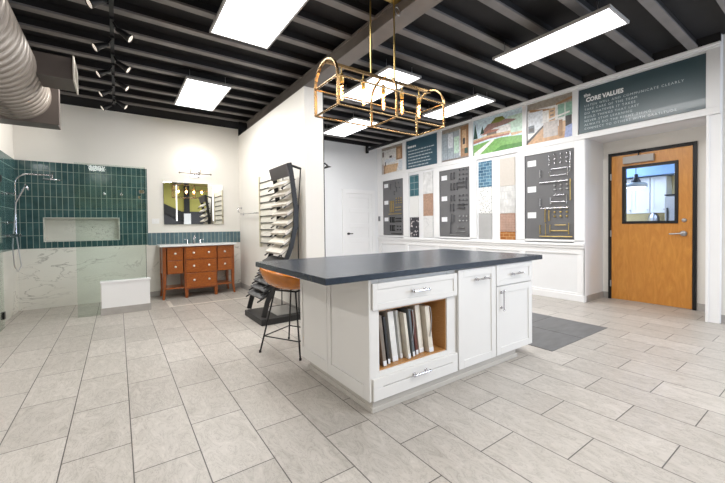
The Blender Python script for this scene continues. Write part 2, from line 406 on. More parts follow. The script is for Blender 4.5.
# shower tiling
T = .012
w = MB()
GX1, GZ1, GZ0 = .44, 2.265, .926
w.box(XS, NX0, YB-T, YB, GZ0, GZ1); w.box(NX1, GX1, YB-T, YB, GZ0, GZ1)
w.box(NX0, NX1, YB-T, YB, GZ0, NZ0); w.box(NX0, NX1, YB-T, YB, NZ1, GZ1)
struct('trim_14', B(XS, XS+T, 5.7, YB-T, GZ0, GZ1), M['green_side'])
struct('trim_10', w, M['green'])
struct('trim_11', B(GX1, PX0, YB-T, YB, .915, 1.135), M['green_band'])
struct('trim_12', MB().box(XS, PX0-.001, YB-T, YB, 0, .915).box(XS, XS+T, 5.7, YB-T, 0, GZ0).box(XS, GX1, YB-T, YB, .915, GZ0), M['marble'])
w = MB().box(NX0, NX1, YB+.105, YB+.12, NZ0, NZ1)
w.box(NX0, NX0+.012, YB-T, YB+.105, NZ0, NZ1).box(NX1-.012, NX1, YB-T, YB+.105, NZ0, NZ1).box(NX0, NX1, YB-T, YB+.105, NZ0, NZ0+.012).box(NX0, NX1, YB-T, YB+.105, NZ1-.012, NZ1)
struct('trim_13', w, M['niche'])
# slate inlay and the sill strip by the vanity
w = MB()
for i in range(2):
    for j in range(2):
        x, y = 3.37+i*.637, 1.68+j*.637
        w.box(x, x+.631, y, y+.631, 0, .004)
struct('floor_inlay', w, M['slate'])
struct('floor_inlay_strip', MB().box(.63, 2.0, 6.08, 6.14, 0, .003).box(.63, .69, 6.14, 6.62, 0, .003), mat('pale_strip_tile', (214, 208, 198), .35, var=.08, scale=20))
# ceiling structure
JB, JT = 3.34, ZC
k = 0; y = 4.19-.4275*19
while y < 7.2:
    if y > YN+.1:
        yo = y
        w = MB(); w.m = 0
        w.box(XL, XR, yo-.045, yo+.045, JB, JB+.022); w.m = 1; w.box(XL, XR, yo-.03, yo+.03, JB+.022, JT)
        o = struct('ceiling_joist', w, [M['joist'], M['joist_web']])
    y += .4275
struct('ceiling_ledger', MB().box(XS, PX0, YB-.02, YB, 3.2, ZC).box(PX0, 2.42, YB-.06, YB, 3.062, ZC).box(PX1, 5.8, YF-.05, YF, 3.34, ZC).box(X0-.06, X0, .96, YF, 3.34, ZC), M['deck'])
struct('ceiling_beam', MB().box(2.19, 2.39, YN, YB, 3.20, 3.225).box(2.19, 2.39, YN, YB, 3.33, 3.36).box(2.2, 2.38, YN, YB, 3.225, 3.33), M['beam'])
struct('ceiling_rail', MB().box(5.42, 5.48, 4.2, 7.55, 3.2, 3.26).box(5.42, 5.48, 7.49, 7.55, 3.14, 3.33), M['deck'])

# ------------------------------------------------------------------ camera
R = Matrix.Rotation(radians(-35.02), 3, 'Z') @ Matrix.Rotation(radians(-1.024), 3, 'X') @ Matrix.Rotation(radians(.663), 3, 'Y')
right, fwd, up = R @ Vector((1, 0, 0)), R @ Vector((0, 1, 0)), R @ Vector((0, 0, 1))
cam = bpy.data.cameras.new('camera'); co = bpy.data.objects.new('camera', cam); COL.objects.link(co)
mw = Matrix((( right.x, up.x, -fwd.x, 0), (right.y, up.y, -fwd.y, 0), (right.z, up.z, -fwd.z, 1.22), (0, 0, 0, 1)))
co.matrix_world = mw
cam.sensor_fit = 'HORIZONTAL'; cam.sensor_width = 36; cam.lens = 36*349.3/725
cam.shift_y = -(241.5-232.0)/725; cam.clip_start = .05
sc.camera = co


# ------------------------------------------------------------------ island
IX0, IX1, IYF, IYB = 1.318, 3.20, 1.80, 2.82
ZB, ZTOP = .085, .878
def shaker(x0, x1, z0, z1, yf, name, m, parent, rail=.055, th=.02, rec=.008):
    """framed flat panel door / drawer front facing -Y"""
    w = MB()
    w.box(x0, x1, yf+rec, yf+th, z0, z1)
    w.box(x0, x0+rail, yf, yf+rec, z0, z1); w.box(x1-rail, x1, yf, yf+rec, z0, z1)
    w.box(x0+rail, x1-rail, yf, yf+rec, z0, z0+rail); w.box(x0+rail, x1-rail, yf, yf+rec, z1-rail, z1)
    return w.build(name, m, parent, bev=.002)
def pull(cx, z, yf, parent, ln=.13, vert=False):
    w = MB()
    a = Vector((0, 0, 1)) if vert else Vector((1, 0, 0)); c = Vector((cx, yf-.03, z))
    w.tube([c-a*(ln/2), c+a*(ln/2)], .0065, 8)
    for s in (-1, 1):
        p = c+a*(s*ln*.38)
        w.tube([p+Vector((0, .032, 0)), p], [.009, .006], 8)
        w.lathe([(.0, .0), (.012, .0), (.012, .006), (.0, .006)], p+Vector((0, .024, 0)), 10, 'y')
        q = c+a*(s*ln*.5); w.lathe([(0, -.008), (.009, -.006), (.011, 0), (.009, .006), (0, .008)], q, 8, 'z' if vert else 'x')
    return w.build('handle', M['chrome'], parent)
g = 'cabinet units of the island'
YC = IYF+.005   # carcass front; doors stand proud
# unit with the open cubby
c1 = thing('base_cabinet', 'white island cabinet with open wooden cubby of standing sample boards', 'cabinet', (1.72, 2.1, 0), g)
w = MB()
x0, x1 = IX0, 2.139; cx0, cx1, cz0, cz1 = 1.388, 2.04, .262, .662
D = 2.345
w.box(x0, cx0, YC, D, ZB, ZTOP); w.box(cx1, x1, YC, D, ZB, ZTOP); w.box(cx0, cx1, YC, D, ZB, cz0); w.box(cx0, cx1, YC, D, cz1, ZTOP); w.box(cx0, cx1, D-.02, D, cz0, cz1)
w.build('carcass', M['white_cab'], c1, bev=.002)
w = MB()
t = .008
w.box(cx0, cx0+t, YC+.012, D-.02, cz0, cz1).box(cx1-t, cx1, YC+.012, D-.02, cz0, cz1).box(cx0, cx1, YC+.012, D-.02, cz0, cz0+t).box(cx0, cx1, YC+.012, D-.02, cz1-t, cz1).box(cx0, cx1, D-.03, D-.02, cz0, cz1)
w.build('cubby_lining', M['oak'], c1)
d = shaker(x0+.004, x1-.006, .676, .848, IYF-.02, 'drawer_front', M['white_cab'], c1, rail=.04); pull(1.727, .766, IYF-.02, d, .15)
w = MB().box(x0+.004, x1-.006, IYF-.008, IYF+.004, .088, .23)
for q_ in ((x0+.004, x1-.006, .172, .23), (x0+.004, x1-.006, .088, .166), (x0+.004, 1.40, .166, .172), (2.07, x1-.006, .166, .172)): w.box(q_[0], q_[1], IYF-.02, IYF-.008, q_[2], q_[3])
d = w.build('drawer_front', M['white_cab'], c1, bev=.002); pull(1.727, .185, IYF-.02, d, .15)
w = MB()  # end panel with frame, on the short side
xs = IX0
w.box(xs-.008, xs, 1.795, D, ZB, ZTOP)
w.box(xs-.018, xs-.008, 1.795, 1.865, ZB, ZTOP).box(xs-.018, xs-.008, D-.055, D, ZB, ZTOP).box(xs-.018, xs-.008, 1.865, D-.055, ZB, ZB+.09).box(xs-.018, xs-.008, 1.865, D-.055, ZTOP-.07, ZTOP)
w.build('side_panel', M['white_cab'], c1, bev=.002)
# pull-out unit
c2 = thing('base_cabinet', 'white island cabinet with one tall front and a chrome handle near its top', 'cabinet', (2.388, 2.1, 0), g)
MB().box(2.141, 2.632, YC, D, ZB, ZTOP).build('carcass', M['white_cab'], c2, bev=.002)
d = shaker(2.147, 2.628, .09, .868, IYF-.02, 'door', M['white_cab'], c2, rail=.062); pull(2.42, .778, IYF-.02, d, .15)
# drawer over door unit
c3 = thing('base_cabinet', 'white island cabinet with a small drawer above a door with an upright handle', 'cabinet', (2.916, 2.1, 0), g)
MB().box(2.634, IX1, YC, D, ZB, ZTOP).build('carcass', M['white_cab'], c3, bev=.002)
d = shaker(2.639, 3.197, .69, .872, IYF-.02, 'drawer_front', M['white_cab'], c3, rail=.045); pull(2.925, .779, IYF-.02, d, .15)
d = shaker(2.639, 3.197, .09, .682, IYF-.02, 'door', M['white_cab'], c3, rail=.06); pull(2.70, .565, IYF-.02, d, .17, True)
MB().box(IX1, IX1+.012, IYF, D, ZB, ZTOP).build('side_panel', M['white_cab'], c3, bev=.002)
# rear bank
c4 = thing('island_back_cabinet', 'plain white rear cabinet of the island beside the tan stool', 'cabinet', (2.26, 2.6, 0), g)
MB().box(IX0, IX1, D+.002, IYB, ZB, ZTOP).build('carcass', M['white_cab'], c4, bev=.002)
w = MB().box(IX0-.01, IX0, D+.004, IYB, ZB, ZTOP)
w.box(IX0-.018, IX0-.01, IYB-.04, IYB, ZB, ZTOP).box(IX0-.018, IX0-.01, D+.004, D+.03, ZB, ZTOP).box(IX0-.018, IX0-.01, D+.03, IYB-.04, ZTOP-.05, ZTOP).box(IX0-.018, IX0-.01, D+.03, IYB-.04, ZB, ZB+.09)
w.build('side_panel', M['white_cab'], c4, bev=.002)
# plinth
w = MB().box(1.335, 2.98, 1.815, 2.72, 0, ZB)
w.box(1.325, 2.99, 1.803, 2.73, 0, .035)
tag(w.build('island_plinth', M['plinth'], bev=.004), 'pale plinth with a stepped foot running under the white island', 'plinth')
# worktop
w = MB().box(.968, 3.345, 1.757, 3.0, ZTOP, .92)
tag(w.build('island_worktop', M['counter'], bev=.004), 'long charcoal stone worktop on the white island', 'worktop')

# boards standing in the cubby
cols = [('taupe stone', (128, 118, 108)), ('black', (36, 36, 38)), ('white', (226, 225, 222)), ('pale grey', (196, 196, 192)), ('cream', (220, 214, 200)),
        ('slate grey', (98, 104, 108)), ('dark red wood', (92, 44, 30)), ('ivory', (228, 222, 210)), ('off-white', (214, 206, 192))]
pos = ['first from the island corner', 'beside the taupe one', 'beside the black one, broad white face', 'just past the white one', 'between two grey ones',
       'between cream and dark red ones', 'the only reddish brown one', 'just past the dark red one', 'last before the empty space']
xx = 1.446
for i, ((nm, c), ps) in enumerate(zip(cols, pos)):
    th = [.03, .02, .05, .022, .024, .022, .024, .045, .045][i]; h = [.35, .33, .355, .35, .33, .35, .325, .36, .35][i]; dp = [.36, .36, .40, .38, .36, .38, .34, .42, .38][i]
    lean = .045
    mm = mat('board_'+nm.replace(' ', '_').replace('-', '_'), c, .45, var=.12, scale=14)
    yf = 1.835+.012*((i*5) % 4); zb = cz0+t+.001
    r_ = thing('sample_board', f'{nm} sample board standing in the island cubby, {ps}', 'sample board', (xx, yf, zb), 'sample boards in the island cubby')
    w = MB().prism([(xx, zb), (xx+th, zb), (xx+th-lean, zb+h), (xx-lean, zb+h)], 'y', yf, yf+dp)
    w.build('board', mm, r_, bev=.002)
    MB().prism([(xx+.002, zb+.002), (xx+th-.002, zb+.002), (xx+th-.004, zb+.036), (xx-.003, zb+.036)], 'y', yf-.0015, yf).build('edge_label', M['card'], r_)
    if i in (5, 8):
        pts = [(xx+th/2-lean, yf+.02+.06*(1-cos(a)), zb+h-.12+.13*sin(a)) for a in [pi*k_/10 for k_ in range(11)]]
        pts = [(xx+th*.6-lean*.6+.018*sin(pi*k_/12), yf-.006, zb+h*.35+(h*.68)*(k_/12)) for k_ in range(12)]+[(xx+th*.4-lean, yf+.05, zb+h+.008), (xx+th*.4-lean, yf+.2, zb+h+.01)]
        MB().tube(pts, .0035, 6).build('carry_loop', M['steel'], r_)
    xx += th+.021+(.010 if i in (1, 2, 4) else 0)

# ------------------------------------------------------------------ stool
SX, SY = 1.42, 3.24
st = thing('bar_stool', 'tan leather bucket bar stool on thin black wire legs at the island', 'stool', (SX, SY, 0))
ua = Vector((.88, .475, 0)); va = Vector((.475, -.88, 0))      # sideways, forward
bk = Vector((-.9, .42, 0)).normalized()
def shell_pt(r, a):
    d = Vector((cos(a), sin(a), 0)); k_ = (d.dot(bk)+1)/2
    rad = .275+.04*k_
    lip = .09+.135*k_**1.3
    return Vector((SX, SY, .615)) + d*rad*sin(r*pi/2*.96) + Vector((0, 0, lip*(1-cos(r*pi/2))**1.3))
w = MB(); NR, NA = 9, 40
vs = [shell_pt(0, 0)]+[shell_pt(i/NR, 2*pi*j/NA) for i in range(1, NR+1) for j in range(NA)]
fs = [(0, 1+j, 1+(j+1) % NA) for j in range(NA)]+[(1+i*NA+j, 1+(i+1)*NA+j, 1+(i+1)*NA+(j+1) % NA, 1+i*NA+(j+1) % NA) for i in range(NR-1) for j in range(NA)]
w._add(vs, fs, True); w.build('seat_shell', M['leather'], st, solid=.022, sub=1)
C0 = Vector((SX, SY, 0))
w = MB(); ring = [C0+(ua*a+va*b)*.13+Vector((0, 0, .603)) for a, b in ((-1, -1), (1, -1), (1, 1), (-1, 1))]
w.tube(ring, .009, 8, closed=True); w.build('seat_frame', M['black'], st)
feet = []
for a, b in ((-1, -1), (1, -1), (1, 1), (-1, 1)):
    p = C0+(ua*a*.22+va*b*.24); q = C0+(ua*a+va*b)*.125+Vector((0, 0, .605)); feet.append((p, q))
    l = MB().tube([q, p+Vector((0, 0, .004))], .0085, 8).build('leg', M['black'], st)
    MB().lathe([(0, 0), (.012, 0), (.012, .02), (.008, .024)], p, 10).build('foot_cap', M['blackp'], l)
w = MB(); rr = [p+(q-p)*.26 for p, q in feet]
for i in range(4): w.tube([rr[i], rr[(i+1) % 4]], .0065, 8)
w.build('foot_rail', M['black'], st)
# ------------------------------------------------------------------ shower area
HX0, HX1, HY0, HY1, HZ = -.205, .378, 6.10, 6.24, .475
struct('wall_half', MB().box(HX0, HX1, HY0, HY1, 0, HZ-.025).box(HX0-.012, HX1+.012, HY0-.012, HY1+.012, HZ-.025, HZ), M['trim'], bev=.003)
struct('baseboard_half', MB().box(HX0-.012, HX1+.012, HY0-.012, HY0, 0, .10).box(HX1, HX1+.012, HY0, HY1, 0, .10), M['base_tile'])
gp = thing('shower_screen', 'tall fixed green tinted glass screen standing on the low white wall', 'shower screen', (-.05, 6.17, 0))
GY = 6.165
w = MB().prism([(-.47, .002), (HX0-.014, .002), (HX0-.014, HZ+.002), (.345, HZ+.002), (.345, 2.13), (-.47, 2.13)], 'y', GY, GY+.01)
w.build('glass_panel', M['glass'], gp)
MB().box(.341, .3465, GY-.002, GY+.012, HZ+.002, 2.13).build('glass_edge', M['glass_edge'], gp)
MB().box(.27, .335, GY-.02, GY+.03, 1.74, 1.79).build('clamp', M['chrome'], gp, bev=.003)
MB().box(.255, .285, GY-.03, GY-.0, 1.66, 1.70).build('clamp', M['chrome'], gp, bev=.003)
sd = thing('shower_door', 'narrow strip of a glass shower door standing open by the shower tap', 'shower door', (-1.15, 5.95, 0))
MB().box(-1.165, -1.155, 5.35, 6.02, .02, 2.12).build('glass_panel', M['glass'], sd)
MB().box(-1.175, -1.145, 5.96, 6.02, .13, .22).build('hinge', M['black'], sd, bev=.003)
MB().box(-1.175, -1.145, 5.96, 6.02, 1.80, 1.89).build('hinge', M['black'], sd, bev=.003)
# shower column
SYC = 6.72; sx = XS+T
sh = thing('shower_column', 'chrome shower column with a rain head, hand shower and hanging hose', 'shower', (sx+.08, SYC, .6))
w = MB()
pts = [(sx+.085, SYC, 1.12), (sx+.085, SYC, 1.80)]+[(sx+.085+.14*(1-cos(a)), SYC, 1.86+.14*sin(a)) for a in [pi/2*i/8 for i in range(9)]]+[(sx+.46, SYC, 2.0)]
w.tube(pts, .0115, 10); w.build('riser_pipe', M['chrome'], sh)
MB().cyl((sx+.47, SYC, 2.01), (sx+.47, SYC, 1.955), .012, .02).build('head_joint', M['chrome'], sh)
MB().lathe([(0, .022), (.03, .02), (.11, .012), (.115, .004), (.11, 0), (0, 0)], (sx+.47, SYC, 1.925), 28).build('rain_head', M['chrome'], sh)
w = MB().cyl((sx+.085, SYC-.13, 1.14), (sx+.085, SYC+.13, 1.14), .024, n=14)
for s in (-1, 1): w.cyl((sx+.0, SYC+s*.075, 1.14), (sx+.085, SYC+s*.075, 1.14), .02).cyl((sx+.085, SYC+s*.13, 1.14), (sx+.085, SYC+s*.17, 1.14), .028)
w.build('mixer_valve', M['chrome'], sh)
for zz in (1.72, 1.32): MB().cyl((sx, SYC, zz), (sx+.085, SYC, zz), .012).lathe([(.0, 0), (.026, 0), (.026, .01), (0, .01)], (sx, SYC, zz), 14, 'x').build('wall_bracket', M['chrome'], sh)
w = MB().cyl((sx+.10, SYC-.05, 1.60), (sx+.20, SYC-.09, 1.82), .012, .015).lathe([(0, 0), (.045, 0), (.05, .012), (.03, .03), (0, .03)], (sx+.21, SYC-.09, 1.80), 16, ((0, 1, 0), (.4, 0, -.9), (.9, 0, .4)))
w.build('hand_shower', M['chrome'], sh)
pts = [(sx+.10, SYC-.05, 1.60), (sx+.09, SYC-.07, 1.4), (sx+.06, SYC-.08, 1.0), (sx+.07, SYC-.07, .72), (sx+.10, SYC-.04, .64), (sx+.13, SYC-.01, .72), (sx+.10, SYC, 1.0), (sx+.09, SYC, 1.12)]
MB().tube(pts, .007, 8).build('hose', M['steel'], sh)
for hx, lab in ((-.17, 'chrome robe hook on green shower tile, the one above the niche edge'), (.065, 'chrome robe hook on green shower tile, the one nearer the mirror')):
    w = MB().lathe([(0, 0), (.022, .0), (.022, .008), (0, .008)], (hx, YB-T-.008, 1.80), 14, 'y')
    w.tube([(hx, YB-T-.005, 1.80), (hx, YB-T-.04, 1.79), (hx, YB-T-.05, 1.80), (hx, YB-T-.052, 1.83)], [.008, .007, .007, .009], 8)
    tag(w.build('hanging_hook', M['chrome']), lab, 'hook', 'robe hooks in the shower')

# ------------------------------------------------------------------ vanity
VX0, VX1, VY, VB = .60, 1.785, 6.72, YB-T-.004
va_ = thing('bathroom_vanity', 'cherry wood vanity with seven drawers, curved legs and a white top', 'vanity', (1.19, 6.98, 0))
LX = (.675, .925, .955, 1.462, 1.485, 1.74)
yl = VY+.03
MB().box(LX[0], LX[1], yl+.02, VB, .425, .895).box(LX[4], LX[5], yl+.02, VB, .425, .895).box(LX[2]-.02, LX[3]+.012, VY+.02, VB, .145, .895).box(VX0+.01, VX1-.01, yl+.03, VB, .86, .897).box(VX0+.015, VX0+.03, yl+.03, VB, .425, .88).box(VX1-.03, VX1-.015, yl+.03, VB, .425, .88).build('carcass', M['cherry_v'], va_, bev=.002)
def drawer(x0, x1, z0, z1, yf, kn):
    d = MB().box(x0+.006, x1-.006, yf, yf+.022, z0+.006, z1-.006).build('drawer_front', M['cherry'], va_, bev=.004)
    for kx in kn:
        MB().lathe([(0, -.026), (.013, -.024), (.019, -.014), (.014, -.006), (.007, -.003), (.008, 0)], (kx, yf, (z0+z1)/2+.005), 14, 'y').build('knob', M['ceramic'], d)
for z0, z1 in ((.43, .66), (.66, .885)):
    drawer(LX[0], LX[1], z0, z1, yl, [(LX[0]+LX[1])/2]); drawer(LX[4], LX[5], z0, z1, yl, [(LX[4]+LX[5])/2])
for z0, z1 in ((.165, .43), (.43, .665), (.665, .885)):
    drawer(LX[2], LX[3], z0, z1, VY, [LX[2]+.13, LX[3]-.13])
for lx, s in ((VX0+.035, -1), (VX1-.03, 1)):
    for ly, sy in ((yl+.03, -1), (VB-.04, 0)):
        pts = [(lx, ly, .895), (lx, ly, .42), (lx+s*.0, ly, .30), (lx+s*.004, ly+sy*.006, .15), (lx+s*.022, ly+sy*.022, .0)]
        w = MB()
        for i in range(4):
            w.obox(((pts[i][0]+pts[i+1][0])/2, (pts[i][1]+pts[i+1][1])/2, (pts[i][2]+pts[i+1][2])/2), (1, 0, 0), (0, 1, 0), (0, 0, 1), 0.001, .001, .001) if 0 else None
        rr = [.027, .027, .025, .019, .017]; vs = []
        for (px_, py_, pz_), r_ in zip(pts, rr): vs += [(px_-r_, py_-r_, pz_), (px_+r_, py_-r_, pz_), (px_+r_, py_+r_, pz_), (px_-r_, py_+r_, pz_)]
        w._add(vs, [(0, 1, 2, 3), (19, 18, 17, 16)]+[(i*4+j, i*4+4+j, i*4+4+(j+1) % 4, i*4+(j+1) % 4) for i in range(4) for j in range(4)])
        w.build('leg', M['cherry_v'], va_, bev=.003)
for lx in (LX[2]+.012, LX[3]-.012):
    MB().prism([(lx-.03, .145), (lx+.03, .145), (lx+.022, .0), (lx-.022, .0)], 'y', VY+.015, VY+.075).build('foot', M['cherry_v'], va_, bev=.003)
MB().box(VX0+.05, LX[2]-.02, yl+.03, VB-.05, .165, .187).build('shelf', M['cherry'], va_, bev=.002)
MB().box(LX[3]+.012, VX1-.05, yl+.03, VB-.05, .165, .187).build('shelf', M['cherry'], va_, bev=.002)
MB().box(.565, 1.815, VY-.02, YB-T-.002, .898, .928).build('countertop', M['white_stone'], va_, bev=.004)
fc = thing('vanity_faucet', 'chrome widespread faucet with two lever handles on the white vanity top', 'faucet', (1.16, 7.14, .928))
MB().lathe([(.025, 0), (.025, .008), (.014, .015), (.012, .06)], (1.16, 7.14, .928), 14).tube([(1.16, 7.14, .98), (1.16, 7.14, 1.03), (1.16, 7.12, 1.06), (1.16, 7.06, 1.07), (1.16, 7.01, 1.05), (1.16, 7.0, 1.03)], .012, 10).build('spout', M['chrome'], fc)
for dx in (-.11, .11):
    MB().lathe([(.025, 0), (.025, .008), (.014, .015), (.014, .07), (0, .075)], (1.16+dx, 7.14, .928), 14).tube([(1.16+dx, 7.14, .995), (1.16+dx*1.55, 7.11, 1.012)], [.009, .006], 8).build('lever_handle', M['chrome'], fc)
# mirror
mr = thing('wall_mirror', 'wide frameless mirror with two lit strips on the wall over the vanity', 'mirror', (1.2, YB-.02, 1.29))
MX0, MX1, MZ0, MZ1 = .69, 1.715, 1.285, 2.055
MB().box(MX0+.02, MX1-.02, YB-.02, YB, MZ0+.02, MZ1-.02).build('backing', M['steel'], mr)
MB().box(MX0, MX1, YB-.028, YB-.02, MZ0, MZ1).build('mirror_glass', M['mirror'], mr)
for lx in (.885, 1.515): MB().box(lx, lx+.022, YB-.0295, YB-.0281, MZ0+.06, MZ1-.05).build('light_strip', M['led'], mr)
# vanity light
vl = thing('vanity_sconce', 'slim chrome bar light with a glowing tube on the wall above the mirror', 'wall light', (1.22, YB, 2.2))
MB().box(1.14, 1.30, YB-.02, YB, 2.17, 2.29).build('backplate', M['chrome'], vl, bev=.003)
w = MB().cyl((.95, YB-.075, 2.235), (1.485, YB-.075, 2.235), .009)
for xx in (.95, 1.485): w.lathe([(0, -.016), (.014, -.012), (.018, 0), (.014, .012), (0, .016)], (xx, YB-.075, 2.235), 12, 'x')
for xx in (1.14, 1.30): w.cyl((xx, YB-.075, 2.235), (xx, YB-.075, 2.34), .007)
w.cyl((1.22, YB-.02, 2.235), (1.22, YB-.075, 2.235), .012)
w.build('bar', mat('dark_nickel', (128, 122, 116), .35, 1), vl)
MB().tube([(.97, YB-.075, 2.36), (1.465, YB-.075, 2.36)], .028, 14).build('lamp_tube', M['tube'], vl)
# small wall things
tag(MB().box(.50, .615, YB-.008, YB, 1.30, 1.39).box(.52, .545, YB-.010, YB-.008, 1.325, 1.365).box(.57, .595, YB-.010, YB-.008, 1.325, 1.365).build('wall_switch', M['trim'], bev=.002), 'white double wall switch plate on the white wall beside the mirror', 'switch')
tb = thing('towel_rail', 'chrome towel bar fixed to the white partition wall', 'towel bar', (PX0, 6.5, 1.46))
MB().cyl((PX0-.06, 6.02, 1.465), (PX0-.06, 6.98, 1.475), .009).build('bar', M['chrome'], tb)
for yy, zz in ((6.04, 1.465), (6.96, 1.475)): MB().cyl((PX0, yy, zz), (PX0-.065, yy, zz), .013).lathe([(0, 0), (.028, 0), (.028, -.01), (0, -.01)], (PX0, yy, zz), 14, 'x').build('post', M['chrome'], tb)
w = MB().lathe([(0, 0), (.026, 0), (.026, -.01), (0, -.01)], (PX0, 7.10, 1.60), 14, 'x').tube([(PX0, 7.10, 1.60), (PX0-.06, 7.10, 1.60), (PX0-.07, 7.10, 1.59), (PX0-.07, 7.10, 1.52), (PX0-.07, 7.0, 1.515)], .008, 8)
tag(w.build('toilet_paper_hanger', M['chrome']), 'small chrome paper holder on the partition next to the room corner', 'paper holder')
# black shower head on the far side of the partition
w = MB().lathe([(0, 0), (.03, 0), (.03, .01), (0, .01)], (PX1, 4.27, 2.09), 14, 'x').tube([(PX1, 4.27, 2.09), (PX1+.06, 4.27, 2.09), (PX1+.10, 4.27, 2.06)], .012, 8)
w.lathe([(0, .03), (.02, .03), (.05, .01), (.055, 0), (0, 0)], (PX1+.10, 4.27, 2.03), 18, ((1, 0, .3), (0, 1, 0), (-.3, 0, 1)))
tag(w.build('shower_spray', M['blackp']), 'small dark shower head sticking out from the partition end', 'shower head')

# ------------------------------------------------------------------ tile tower and wall rack
rail = [(1.84, 2.05), (1.865, 1.93), (1.895, 1.72), (1.925, 1.45), (1.915, 1.22), (1.85, .95), (1.74, .70), (1.62, .47), (1.52, .27), (1.47, .09)]
def at_rail(z):
    for (xa, za), (xb, zb) in zip(rail, rail[1:]):
        if zb <= z <= za: return xb+(xa-xb)*(z-zb)/(za-zb)
    return rail[-1][0]
TY0, TY1 = 4.27, 4.86
tw = thing('tile_tower', 'tall black S-curved display tower for tilted tile boards by the partition', 'display stand', (1.72, 4.55, 0))
w = MB().prism([(1.42, 0), (2.02, 0), (2.02, .075), (1.42, .075)], 'y', TY0-.07, TY1+.03)
w.build('base', M['blackp'], tw, bev=.006)
MB().box(1.66, 2.0, TY0+.03, TY1-.06, .075, .082).build('base_tray', M['steel'], tw)
for yy in (TY0, TY1):
    MB().bar([(x, yy, z) for x, z in rail], .024, .06, (0, 1, 0)).build('side_rail', M['blackp'], tw)
    MB().tube([(1.86, yy, 2.02), (2.005, yy, 1.985)], .016, 8).tube([(2.0, yy, 1.99), (1.955, yy, 1.35), (1.95, yy, .08)], .009, 8).build('back_strut', M['blackp'], tw)
MB().obox((1.815, (TY0+TY1)/2, 1.955), (1, 0, .25), (0, 1, 0), (-.25, 0, 1), .02, TY1-TY0+.02, .165).build('header_sign', mat('dark_header_panel', (74, 70, 72), .35), tw, bev=.003)
zs = [1.78-.128*i for i in range(8)]+[.73-.085*i for i in range(6)]
ordn = ['topmost', 'second from the top', 'third from the top', 'fourth from the top', 'fifth from the top', 'sixth from the top', 'seventh from the top', 'eighth from the top',
        'first under the pale ones', 'second under the pale ones', 'third of the dark ones', 'fourth of the dark ones', 'fifth of the dark ones', 'lowest, just over the base']
TB = [mat('ivory_tile_face', (226, 220, 208), .35, var=.05), mat('pale_stone_tile_face', (214, 208, 198), .35, var=.1, scale=14), mat('charcoal_tile_face', (52, 52, 54), .4, var=.15)]
for i, z in enumerate(zs):
    x = at_rail(z); dk = i >= 8; ln = .18 if not dk else .15; a = radians(34 if not dk else 26)
    ax = Vector((-cos(a), 0, -sin(a))); nz = Vector((-sin(a), 0, cos(a))); c = Vector((x-.01, (TY0+TY1)/2, z+.05))+ax*(ln/2-.06)
    r_ = thing('tile_board', f'{"charcoal" if dk else ("ivory" if i % 2 == 0 else "pale stone")} tile board tilted out of the black display tower, {ordn[i]}', 'tile board', tuple(c), 'tile boards in the display tower')
    MB().obox(c, ax, (0, 1, 0), nz, ln, TY1-TY0-.05, .03 if not dk else .02).build('board', TB[2] if dk else TB[i % 2], r_)
    for yy in (TY0+.06, TY1-.06):
        MB().obox(c+ax*.02-nz*.022+Vector((0, yy-(TY0+TY1)/2, 0)), ax, (0, 1, 0), nz, ln+.06, .014, .016).build('bracket', M['blackp'], r_)
RY0, RY1 = 5.12, 5.93
wr = thing('wall_tile_rack', 'cream slotted wall rack with thin dark ledges behind the black tower', 'wall rack', (PX0-.03, 5.5, .88))
for yy in (RY0, RY1): MB().box(PX0-.045, PX0, yy-.015, yy+.015, .88, 2.08).build('side_post', mat('cream_post_paint', (214, 208, 188), .5), wr)
rk = M['blackp']; white_t = mat('white_wall_tile', (226, 222, 212), .25, var=.03)
for i in range(10):
    z = .955+i*.113
    MB().box(PX0-.034, PX0-.002, RY0+.015, RY1-.015, z-.01, z).build('ledge', rk, wr)
    o = ['lowest', 'second from the bottom', 'third from the bottom', 'fourth from the bottom', 'fifth from the bottom', 'fifth from the top', 'fourth from the top', 'third from the top', 'second from the top', 'topmost'][i]
    tl = MB().prism([(PX0-.026, z+.001), (PX0-.014, z+.001), (PX0-.006, z+.1), (PX0-.018, z+.1)], 'y', RY0+.02, RY1-.02)
    tag(tl.build('rack_tile', white_t), f'white sample tile on the cream wall rack, {o}', 'tile', 'white tiles on the wall rack')
# ------------------------------------------------------------------ prints on the display wall
PXW = X0-.002      # wall face
def smat(name, c, **k): return M.setdefault(name, mat(name, c, **{**dict(rough=.35, var=.2, scale=26), **k}))
def print_(y0, y1, z0, z1, label, polys, bg, name='wall_print', cat='picture', group='prints along the top of the display wall'):
    """polys: (material, [(u, v), ...]) with u from the reader's left 0..1 and v up 0..1; one flat sheet with its picture"""
    W, H = y1-y0, z1-z0
    mats = [bg]; w = MB(); w.box(PXW-.012, PXW, y0, y1, z0, z1)
    for i, (m, pl) in enumerate(polys):
        if m not in mats: mats.append(m)
        w.m = mats.index(m); x = PXW-.0125-.00025*i
        w._add([(x, y1-u*W, z0+v*H) for u, v in pl], [tuple(range(len(pl)))])
    o = w.build(name, mats); return tag(o, label, cat, group)
P = {k: smat('print_'+k, [min(250, v*1.1) for v in c]) for k, c in dict(ceil=(146, 138, 128), wallw=(206, 204, 202), cab=(196, 200, 206), island=(172, 164, 160), floorw=(176, 140, 106), dark=(62, 58, 58), wood=(146, 112, 82), grass=(104, 150, 78),
     grassd=(70, 120, 52), pine=(36, 66, 56), brick=(160, 112, 98), roof=(132, 104, 98), sky=(190, 208, 222), path=(206, 204, 200), fog=(176, 198, 184), shade=(120, 110, 104), oven=(92, 98, 108), win=(122, 156, 140), blue=(140, 152, 190), tan=(190, 160, 128), closet=(150, 160, 168), closetd=(112, 122, 130), bushes=(110, 116, 54)).items()}
R4 = lambda a, b, c, d: [(a, b), (c, b), (c, d), (a, d)]
